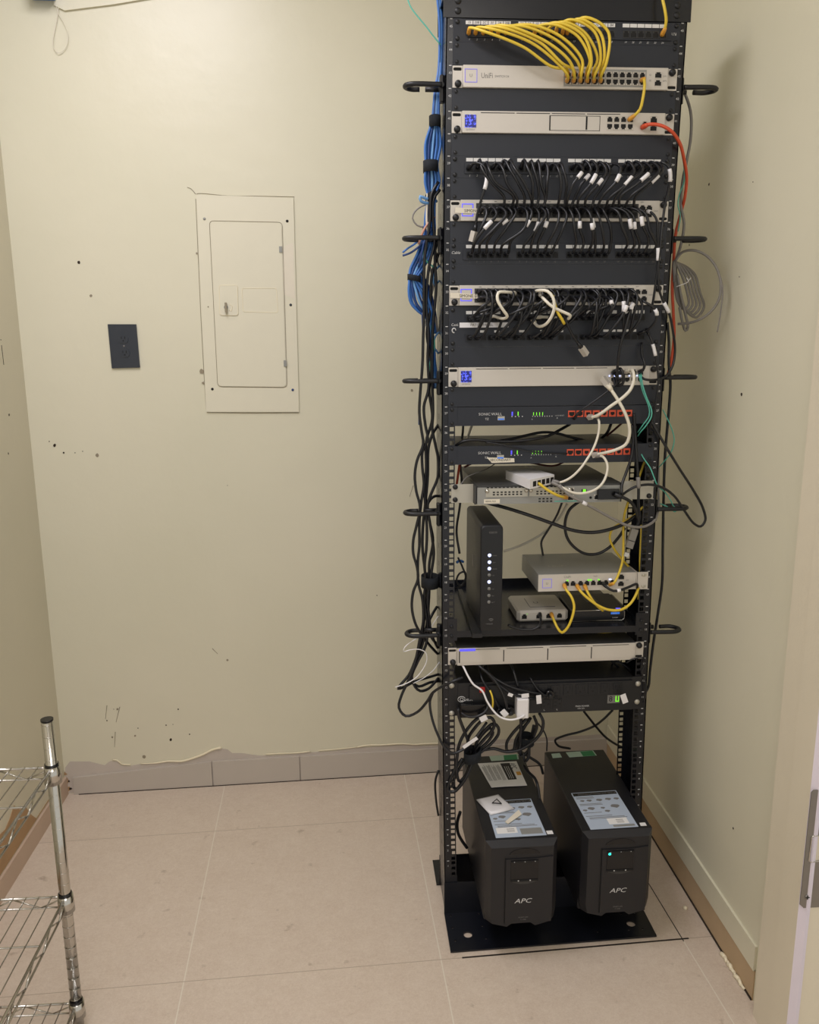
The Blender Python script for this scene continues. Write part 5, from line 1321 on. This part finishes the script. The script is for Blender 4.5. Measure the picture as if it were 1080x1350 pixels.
cable('power_cable', 'dark red cord crossing behind above the router from left to right', 'cable', [(612, 616, 180), (626, 610, 180), (690, 609, 190), (730, 614, 190), (748, 607, 180)], 2.6, 'red_c')
cable('data_cable', 'white cable seen through the gap at left between the firewalls', 'cable', [(624, 556, 150), (619, 570, 150), (614, 586, 150)], 3.0, 'white_c')
cable('power_cable', 'black cord seen through the gap at left, beside the white one', 'cable', [(611, 556, 150), (610, 572, 150), (607, 590, 150), (607, 612, 140), (609, 640, 130), (606, 670, 120), (602, 700, 110), (606, 730, 90)], 3.0, 'black_c')
cable('power_cable', 'orange-red cord peeking between left rail and router', 'cable', [(606, 612, 110), (604, 626, 110), (602, 640, 110)], 3.0, 'orange')
cable('data_cable', 'thin grey wire arching from left rail over the router top', 'cable', [(607, 640, 0), (614, 630, 10), (626, 624, 20), (640, 619, 60), (652, 612, 120)], 1.3, 'gink')

# ------------------------------------------------------------------ left side bundle
for i in range(13):
    t = i / 12; o = (i % 3) * 5
    d = (t - .5)
    pts = [(580 - 2 + d * 4, -10, 70 + o), (581 + d * 3, 30, 72 + o), (580 + d * 3, 90, 70 + o), (576.5 + d * 6, 120, 62 + o), (574 + d * 9, 160, 50 + o), (571 + d * 20, 190, 50 + o), (569 + d * 15, 218, 48 + o), (570 + d * 19, 240, 50 + o), (569 + d * 10, 259, 50 + o), (567 + d * 12, 285, 52 + o), (566 + d * 14, 310, 54 + o),
           (559 + d * 18, 335, 52 + o), (549 + d * 16, 355, 50 + o), (545 + d * 10, 367, 48 + o), (539 + 22 * t + jit(1), 386, 46 + o), (542 + 24 * t + jit(1), 400, 48 + o), (552 + 17 * t, 411, 52 + o), (562 + 6 * t, 419, 58 + o), (566 + 6 * t, 450, 66 + o), (566 + 8 * t, 480, 76 + o), (572 + 6 * t, 512, 88)]
    if i % 3 == 2: pts = pts[:13] + [(555 + 12 * t, 380, 60 + o), (566 + 8 * t, 410, 70 + o), (572 + 5 * t, 440, 80)]
    cable('data_cable', 'blue cable of the bundle left of the rack, %s from the wall side' % ('first second third fourth fifth sixth seventh eighth ninth tenth eleventh twelfth thirteenth'.split()[i]), 'cable', pts, 2.9, ['blue_c', 'blue_c', 'blue_l', 'blue_d'][i % 4], 'blue cables down the left side of the rack')
def strap(px, py, Y, w, h, label, dep=34, tilt=0):
    p = P(px, py, Y); pts = []
    b = MB(); n = 16
    for k in (0, 1):
        for i in range(n):
            a = 2 * math.pi * i / n; pts.append(p + Vector((w * math.cos(a), dep * .5 * math.sin(a), (k - .5) * h + tilt * math.cos(a))))
    for k in (0, 1):
        for i in range(n):
            a = 2 * math.pi * i / n; pts.append(p + Vector(((w - 2) * math.cos(a), (dep * .5 - 2) * math.sin(a), (k - .5) * h + tilt * math.cos(a))))
    fs = []
    for i in range(n):
        j = (i + 1) % n; fs += [(i, j, n + j, n + i), (2 * n + i, 3 * n + i, 3 * n + j, 2 * n + j), (i, 2 * n + i, 2 * n + j, j), (n + i, n + j, 3 * n + j, 3 * n + i)]
    b.add(pts, fs, True); tag(b.build('cable_strap', 'velcro'), label, 'strap')
strap(573.5, 161, 55, 13, 24, 'black strap round the blue bundle, topmost', 40)
strap(568, 220, 55, 17, 24, 'black strap round the blue bundle, second from top', 44)
strap(568, 259, 55, 12, 16, 'black strap round the blue bundle, third from top', 40, 5)
strap(546, 367, 54, 15, 13, 'black strap where the blue bundle bulges out widest', 36, -3)
cable('data_cable', 'light blue cable looped out left above the second rings', 'cable', [(572, 262, 50), (562, 262, 40), (554, 259, 36), (555, 265, 36), (565, 268, 44), (576, 265, 56)], 3.2, 'blue_l')
cable('data_cable', 'thin grey cable in a round loop left of the blue bundle', 'cable', [(568, 268, 60), (556, 272, 60), (547, 279, 60), (544, 288, 60), (550, 297, 60), (560, 299, 60), (570, 292, 60)], 1.9, 'grey_c')
cable('data_cable', 'white cable inside the blue bundle just above the ring', 'cable', [(564, 255, 44), (563, 275, 44), (563, 296, 46), (566, 312, 52)], 2.6, 'white_c')
cable('data_cable', 'salmon cable crossing the bundle just above the ring', 'cable', [(573, 286, 44), (562, 298, 40), (556, 310, 40), (552, 322, 46)], 2.6, 'salmon')
cable('data_cable', 'teal-blue cable end poking out left under the second ring', 'cable', [(556, 314, 50), (545, 323, 46), (537, 328, 44), (531, 333, 42)], 2.2, 'blue_c')
cable('data_cable', 'dark blue cable end poking out left under the second ring, lower one', 'cable', [(560, 318, 50), (549, 328, 46), (540, 334, 44), (531, 337, 42)], 2.4, 'blue_d')
for nm, pts, m_, r_ in (
  ('white cable end crossing behind the bulge of the blue bundle', [(577, 322, 60), (568, 336, 56), (560, 344, 54), (551, 347, 52)], 'grey_c', 2.8),
  ('teal strand weaving through the knot below the second left ring', [(562, 316, 46), (558, 330, 42), (563, 345, 42), (572, 352, 50)], 'teal', 1.8),
  ('pale grey cable curving behind the knot of the left bundle', [(558, 300, 64), (566, 312, 60), (574, 330, 58), (578, 350, 64)], 'grey_c', 2.6),
  ('dark blue strand running through the knot of the left bundle', [(570, 300, 44), (560, 318, 40), (556, 336, 40), (552, 352, 44)], 'blue_d', 2.8),
  ('light blue loop beside the post at the height of the blue bulge', [(580, 350, 66), (574, 356, 58), (571, 366, 56), (573, 376, 58), (579, 370, 66)], 'blue_l', 2.4),
  ('grey strand going down inside the bulge beside the post', [(566, 350, 60), (572, 372, 60), (568, 396, 60), (574, 420, 62), (578, 440, 70)], 'grey_c', 2.6),
  ('white strand descending below the bulge near the post', [(563, 410, 66), (561, 425, 66), (563, 446, 66), (566, 470, 68)], 'white_c', 2.2),
  ('teal strand descending beside the post below the bulge', [(572, 405, 60), (569, 430, 60), (573, 455, 62), (567, 480, 62), (570, 510, 66)], 'teal', 1.8),
  ('short light blue strand at the post above the third left ring', [(580, 436, 70), (574, 444, 64), (572, 456, 64), (578, 466, 70)], 'blue_l', 2.2),
  ('deep blue strand reaching the third left ring', [(557, 412, 50), (558, 440, 50), (557, 470, 50), (555, 505, 50), (553, 535, 50), (553, 560, 52)], 'blue_d', 2.6)):
    cable('data_cable', nm, 'cable', pts, r_, m_)
KL = [
 ('outermost black cord of the left bundle', [(578, 240, 40), (569, 256, 36), (567, 290, 36), (560, 340, 34), (559, 380, 34), (559, 415, 36), (558, 445, 38), (557, 482, 38), (554, 520, 38), (553, 544, 38), (556, 569, 38), (558, 586, 38), (550, 607, 38), (547, 627, 38), (549, 648, 38), (554, 669, 38), (549, 694, 38), (545, 712, 38), (545, 730, 38), (550, 748, 38), (551, 764, 40), (545, 780, 40), (543, 800, 40), (547, 820, 40), (554, 834, 44), (566, 850, 60), (577, 862, 80)]),
 ('black cord of the left bundle that ends in the big bottom loop', [(580, 250, 44), (572, 262, 40), (571, 290, 40), (573, 320, 40), (566, 350, 38), (562, 400, 38), (565, 440, 40), (564, 472, 42), (565, 513, 42), (559, 536, 42), (561, 561, 42), (564, 578, 42), (557, 596, 44), (557, 617, 44), (559, 638, 44), (555, 665, 44), (553, 690, 44), (553, 720, 44), (551, 740, 44), (552, 770, 46), (557, 790, 46), (558, 820, 46), (554, 840, 46), (548, 870, 40), (540, 894, 34), (529, 918, 30), (526, 933, 28), (535, 944, 26), (550, 939, 20), (563, 925, 8), (571, 913, -8), (583, 905, -18), (598, 898, -26), (610, 893, -20)]),
 ('black cord of the left bundle nearest the post', [(582, 300, 50), (574, 330, 46), (575, 380, 46), (571, 430, 46), (570, 472, 48), (570, 503, 48), (571, 544, 48), (570, 565, 48), (574, 586, 48), (578, 607, 50), (577, 630, 50), (569, 650, 48), (564, 665, 46), (567, 690, 46), (570, 710, 48), (572, 730, 50), (568, 760, 48), (564, 790, 48), (566, 815, 50), (569, 836, 56), (577, 854, 80)]),
 ('black cord crossing in the middle of the left bundle', [(580, 330, 58), (570, 360, 54), (567, 410, 52), (563, 440, 52), (569, 480, 52), (566, 515, 52), (570, 552, 52), (562, 582, 50), (562, 617, 50), (560, 648, 50), (561, 668, 50), (563, 700, 50), (562, 726, 50), (560, 742, 50), (561, 770, 52), (559, 790, 52), (562, 810, 52), (564, 830, 52), (561, 852, 50), (550, 874, 46), (543, 892, 44), (547, 905, 44), (554, 911, 46), (565, 908, 56), (578, 894, 80)]),
 ('black cord starting mid height at the post in the left bundle', [(580, 556, 100), (576, 563, 80), (570, 573, 62), (565, 590, 56), (564, 627, 56), (561, 663, 56), (558, 690, 56), (557, 720, 56), (560, 750, 56), (563, 780, 56), (560, 810, 56), (556, 840, 54), (549, 866, 50), (539, 890, 44), (528, 903, 38), (525, 908, 38), (532, 906, 44), (548, 898, 60), (565, 893, 80), (578, 889, 90)]),
 ('black cord curling from the post over the fourth ring', [(582, 655, 90), (574, 654, 70), (568, 658, 60), (563, 668, 56), (567, 690, 58), (571, 712, 58), (566, 745, 58), (566, 780, 58), (563, 820, 58), (557, 850, 56), (546, 880, 52), (542, 896, 50), (552, 905, 54), (566, 900, 66), (578, 898, 86)]),
 ('black cord bowing from the bundle back to the post near the bottom ring', [(576, 800, 90), (570, 810, 70), (565, 822, 60), (568, 838, 60), (573, 846, 70), (580, 850, 90)]),
]
for nm, pts in KL: cable('power_cable', nm, 'cable', pts, 3.5, 'black_c', 'black cords down the left side of the rack', step=8)
strap(567, 766, 70, 22, 28, 'wide black strap round the cords low on the left', 60)
cable('thin_wire', 'thin white wire zigzagging below the lowest left ring', 'wire', [(549, 842, 30), (541, 847, 26), (534, 853, 24), (532, 859, 24), (540, 857, 24), (552, 856, 22), (561, 860, 22), (563, 869, 22), (559, 880, 22), (549, 893, 22), (536, 901, 22), (521, 906, 22)], 1.2, 'white')
cable('thin_wire', 'thin white wire slanting down from the left post', 'wire', [(580, 872, 60), (572, 883, 50), (560, 893, 44), (545, 901, 40)], 1.1, 'white')
cable('thin_wire', 'thin white wire beside the left post just above the lowest ring', 'wire', [(578, 812, 60), (572, 821, 55), (567, 830, 50)], 1.1, 'white')
cable('power_cable', 'black cord crossing in front of the left post toward the tied coil', 'cable', [(571, 913, 6), (567, 924, 6), (569, 944, -2), (577, 968, -14), (587, 986, -20), (598, 993, -22), (609, 989, -20), (620, 981, -12), (632, 966, 0), (642, 952, 10)], 3.3, 'black_c')
cable('power_cable', 'thin black cord hanging behind the left post near the floor', 'cable', [(578, 1016, 100), (574, 1030, 100), (575, 1055, 100), (578, 1075, 100)], 3.0, 'black_c')

# ------------------------------------------------------------------ cords in and under the power strip
cable('power_cable', 'bright white thin cord running from recorder to the white adapter', 'cable', [(604, 870, 30), (611, 879, -8), (617, 891, -20), (624, 902, -26), (636, 911, -32), (642, 924, -38), (649, 935, -44), (659, 945, -48), (672, 949, -52), (684, 947, -50), (692, 943, -42)], 2.4, 'white')
a = P(683, 921, -40)
e = empty('power_adapter', (P(690, 947, -20).x, -20, P(690, 947, -34).z), 'boxy white power adapter plugged in the power strip', 'adapter')
p0, p1 = P(682, 948, -42), P(698, 922, -42)
MB().rbox(p0.x, p1.x, -42, -6, p0.z, p1.z, 3).build('case', 'white', e)
MB().box((p0.x + p1.x) / 2 - 8, (p0.x + p1.x) / 2 + 8, -14, -5, p0.z + 20, p0.z + 30).build('prongs', 'steel', e)
PL = [
 ('black cord from under the recorder to the lower outlets, leftmost', [(624, 872, 20), (634, 880, -14), (645, 889, -22), (656, 902, -30), (664, 917, -34), (668, 931, -34), (668, 938, -16)], 3.4),
 ('black cord from under the recorder bending right along the outlets', [(640, 874, 40), (646, 889, -4), (660, 899, -20), (678, 907, -26), (698, 912, -28), (716, 916, -22), (722, 918, -12)], 3.3),
 ('black cord running just below the bending one', [(638, 878, 30), (647, 893, -14), (658, 903, -22), (674, 914, -28), (690, 919, -28), (704, 921, -24), (712, 918, -12)], 3.3),
 ('short black cord dropping to the upper outlets', [(672, 873, 40), (677, 884, 0), (680, 895, -14), (683, 905, -20), (684, 910, -11)], 3.0),
 ('thin black cord slanting right across the outlets', [(699, 893, -6), (704, 902, -18), (712, 912, -24), (722, 918, -24), (738, 922, -18)], 2.2),
 ('black cord dropping beside the red switch to the lower row', [(632, 876, 30), (636, 896, -14), (645, 910, -24), (652, 921, -28), (658, 932, -24), (662, 938, -12)], 2.8),
 ('black cord going from breaker block down and right', [(604, 934, -28), (605, 944, -28), (610, 958, -24), (616, 973, -14), (621, 986, 0)], 4.2),
 ('black cord swinging under breaker block in a wide curve', [(645, 928, -26), (640, 938, -34), (630, 944, -36), (618, 945, -36), (608, 940, -30)], 3.2),
]
for nm, pts, r in PL: cable('power_cable', nm, 'cable', pts, r, 'black_c', 'black cords plugged in the power strip')
cable('patch_cable', 'short yellow lead hanging beside the breaker block', 'cable', [(646, 910, -26), (649, 918, -32), (650, 926, -32), (649, 935, -28)], 2.2, 'yellow')
for i, (x, y) in enumerate(((712, 916), (724, 914), (672, 936), (659, 937))):
    p = P(x, y, -12); e = empty('mains_plug', p, ['black plug in the upper outlet row, left one', 'black plug in the upper outlet row, right one', 'black round plug under the white flag tag', 'black round plug left of the white flag tag'][i], 'plug')
    MB().cyl(p + Vector((0, 2, 0)), (0, -1, 0), 12, 14, 16, 10).build('cap', 'upsdark', e); MB().cyl(p + Vector((0, -12, 0)), (0, -1, 0), 6, 10, 12, 4).build('strain_relief', 'blackp', e)
def flag(px_, py_, w, h, rot, label):
    p = P(px_, py_, -36); c0, s0_ = math.cos(rot), math.sin(rot)
    q = [(-w, -h), (w, -h), (w, h), (-w, h)]
    b = MB().prism([p + Vector((x * c0 - z * s0_, 0, x * s0_ + z * c0)) for x, z in q], (0, -1.2, 0)); tag(b.build('flag_tag', 'white'), label, 'tag')
flag(673, 916, 6, 4, -.4, 'white tag on a cord over the outlets, leftmost'); flag(692.5, 917, 9, 5, .1, 'wider white tag on a cord above the white adapter'); flag(710.5, 922, 6, 11, .1, 'upright white tag on a cord right of the adapter')
flag(665, 940, 7, 9, .7, 'tilted white flag tag above the white cord bend'); flag(637.5, 947, 9, 7, .45, 'white flag tag with handwriting over the tied coil'); flag(823, 921, 7, 12, .35, 'curled white tag beside the green digit display')
flag(620, 979, 21, 4.2, .62, 'long white wrap label on the tied coil')
# tied coil at the left, and second coil in the middle
LO = [
 ('top loop of the tied coil left of the battery backups', [(621, 992, 4), (617, 975, 0), (626, 960, -4), (637, 949, -6), (647, 946, -6), (652, 953, -4), (649, 963, 0), (638, 975, 4), (628, 988, 6), (624, 998, 8)]),
 ('second loop of the tied coil', [(624, 996, 12), (630, 976, 10), (642, 960, 10), (651, 954, 10), (657, 959, 12), (657, 968, 14), (648, 980, 14), (636, 990, 12), (626, 998, 10)]),
 ('third loop of the tied coil, innermost', [(622, 996, 20), (628, 980, 20), (638, 966, 20), (646, 960, 20), (650, 966, 20), (643, 978, 20), (632, 988, 18), (624, 998, 16)]),
 ('lower loop of the tied coil hanging along the left post', [(626, 996, 0), (621, 1010, -6), (615, 1024, -8), (607, 1036, -8), (598, 1044, -8), (591, 1042, -6), (594, 1028, -4), (601, 1012, -2), (610, 1000, 0)]),
 ('inner lower loop of the tied coil', [(624, 1000, 10), (618, 1016, 8), (610, 1030, 6), (602, 1040, 4), (597, 1036, 4), (601, 1022, 6), (609, 1008, 8), (618, 998, 8)]),
 ('outer strand passing down left of the tied coil', [(634, 944, 0), (624, 952, -4), (613, 966, -8), (606, 980, -10), (603, 996, -8), (602, 1015, -4), (606, 1030, 0), (614, 1022, 4), (620, 1006, 6)]),
]
for nm, pts in LO: cable('power_cable', nm, 'cable', pts, 4.0, 'black_c', 'loops of the tied coil')
strap(623, 995, 4, 22, 26, 'black strap tying the big cord coil at the left', 50, 6)
LO2 = [
 ('vertical black cord dropping behind the left battery backup', [(687, 945, 30), (687, 960, 34), (686, 978, 38), (686, 995, 42)], 4.4),
 ('left strand of the centre cord coil', [(696, 946, 40), (686, 956, 40), (675, 968, 40), (668, 980, 40), (669, 990, 40), (677, 989, 44), (680, 976, 46), (688, 962, 46), (698, 950, 44)], 4.0),
 ('middle strand of the centre cord coil', [(700, 946, 60), (692, 958, 60), (684, 972, 60), (682, 986, 60), (688, 996, 60), (696, 990, 60), (700, 974, 60), (704, 956, 60)], 4.0),
 ('right strand of the centre cord coil', [(704, 944, 50), (708, 956, 50), (704, 970, 50), (698, 984, 50), (697, 998, 50), (692, 1004, 56), (690, 992, 60)], 4.0),
 ('wide grey-black bow of cord right of the centre coil', [(711, 940, 20), (716, 950, 16), (715, 962, 14), (708, 973, 14), (697, 982, 16), (684, 989, 18), (668, 991, 22), (651, 987, 26), (636, 989, 30)], 4.0),
 ('thin black cord hanging right of the centre coil', [(706, 950, 70), (716, 962, 70), (721, 974, 70), (721, 990, 72)], 2.0),
 ('black cord crossing between the two battery backups', [(685, 990, 70), (698, 998, 72), (712, 1008, 76), (716, 1020, 80)], 3.6),
 ('black cord lying in the gap between the battery backups', [(690, 1008, 90), (697, 1018, 70), (705, 1026, 50), (709, 1036, 30), (712, 1060, 10)], 4.0),
 ('black cord hanging left of the left battery backup near the floor', [(607, 1070, 80), (603, 1084, 80), (604, 1098, 78), (609, 1108, 76), (616, 1118, 74)], 4.2),
 ('black cord crossing behind from the strip down to right rail', [(770, 938, 150), (778, 948, 160), (786, 958, 170), (800, 973, 180), (818, 984, 190), (832, 988, 180)], 3.2),
 ('black cord sweeping left behind the right battery backup', [(808, 936, 150), (796, 948, 160), (784, 957, 170), (764, 965, 180), (744, 970, 190), (732, 976, 200), (736, 983, 200), (752, 987, 210)], 3.2),
 ('black cord looped below the recorder at the right rail', [(803, 866, 60), (809, 874, 60), (816, 880, 60), (821, 887, 60), (812, 885, 64), (807, 877, 66), (812, 872, 60), (822, 876, 56), (832, 884, 50)], 3.2),
 ('thin grey-black lead over the right end of the power strip', [(826, 874, -6), (834, 869, -12), (848, 867, -14), (852, 874, -12), (846, 884, -10), (851, 898, -12), (852, 915, -12), (848, 925, -8)], 1.8),
]
for nm, pts, r in LO2: cable('power_cable', nm, 'cable', pts, r, 'black_c', 'black cords below the power strip')
strap(694, 975, 56, 20, 22, 'black strap round the centre cord coil', 50)
cable('power_cable', 'black cords tangled behind the left rail beside the tall modem', 'cable', [(604, 735, 60), (610, 748, 60), (614, 762, 60), (608, 772, 60), (602, 766, 60), (606, 756, 60), (613, 754, 62), (612, 770, 66), (600, 776, 70)], 2.4, 'black_c')
cable('patch_cable', 'short blue-ended cable behind the left rail above the modem', 'cable', [(602, 742, 80), (606, 739, 80), (611, 741, 84)], 3.2, 'blue_c')

# ================================================================== LIGHT
w = bpy.data.worlds.new('world'); sc.world = w; w.use_nodes = True
w.node_tree.nodes['Background'].inputs[0].default_value = (1.0, 0.97, 0.90, 1)
w.node_tree.nodes['Background'].inputs[1].default_value = 0.62
def area(name, loc, rot, sx_, sy_, power, colr):
    l = bpy.data.lights.new(name, 'AREA'); l.shape = 'RECTANGLE'; l.size = sx_; l.size_y = sy_; l.energy = power; l.color = colr
    o = bpy.data.objects.new(name, l); col.objects.link(o); o.location = W(*loc); o.rotation_euler = rot; return o
area('ceiling_lamp', (-1000, -560, 2640), (0, 0, 0), 0.5, 1.2, 21, (0.94, 0.92, 1.0))
area('corridor_lamp', (-300, -2300, 2600), (0, 0, 0), 0.9, 0.9, 16, (1.0, 0.94, 0.90))

for o in bpy.data.objects:
    if '_o' in o: del o['_o']
sc.view_settings.view_transform = 'Standard'
sc.view_settings.look = 'None'
sc.view_settings.gamma = 1
sc.view_settings.use_curve_mapping = False
sc.view_settings.exposure = 0.14
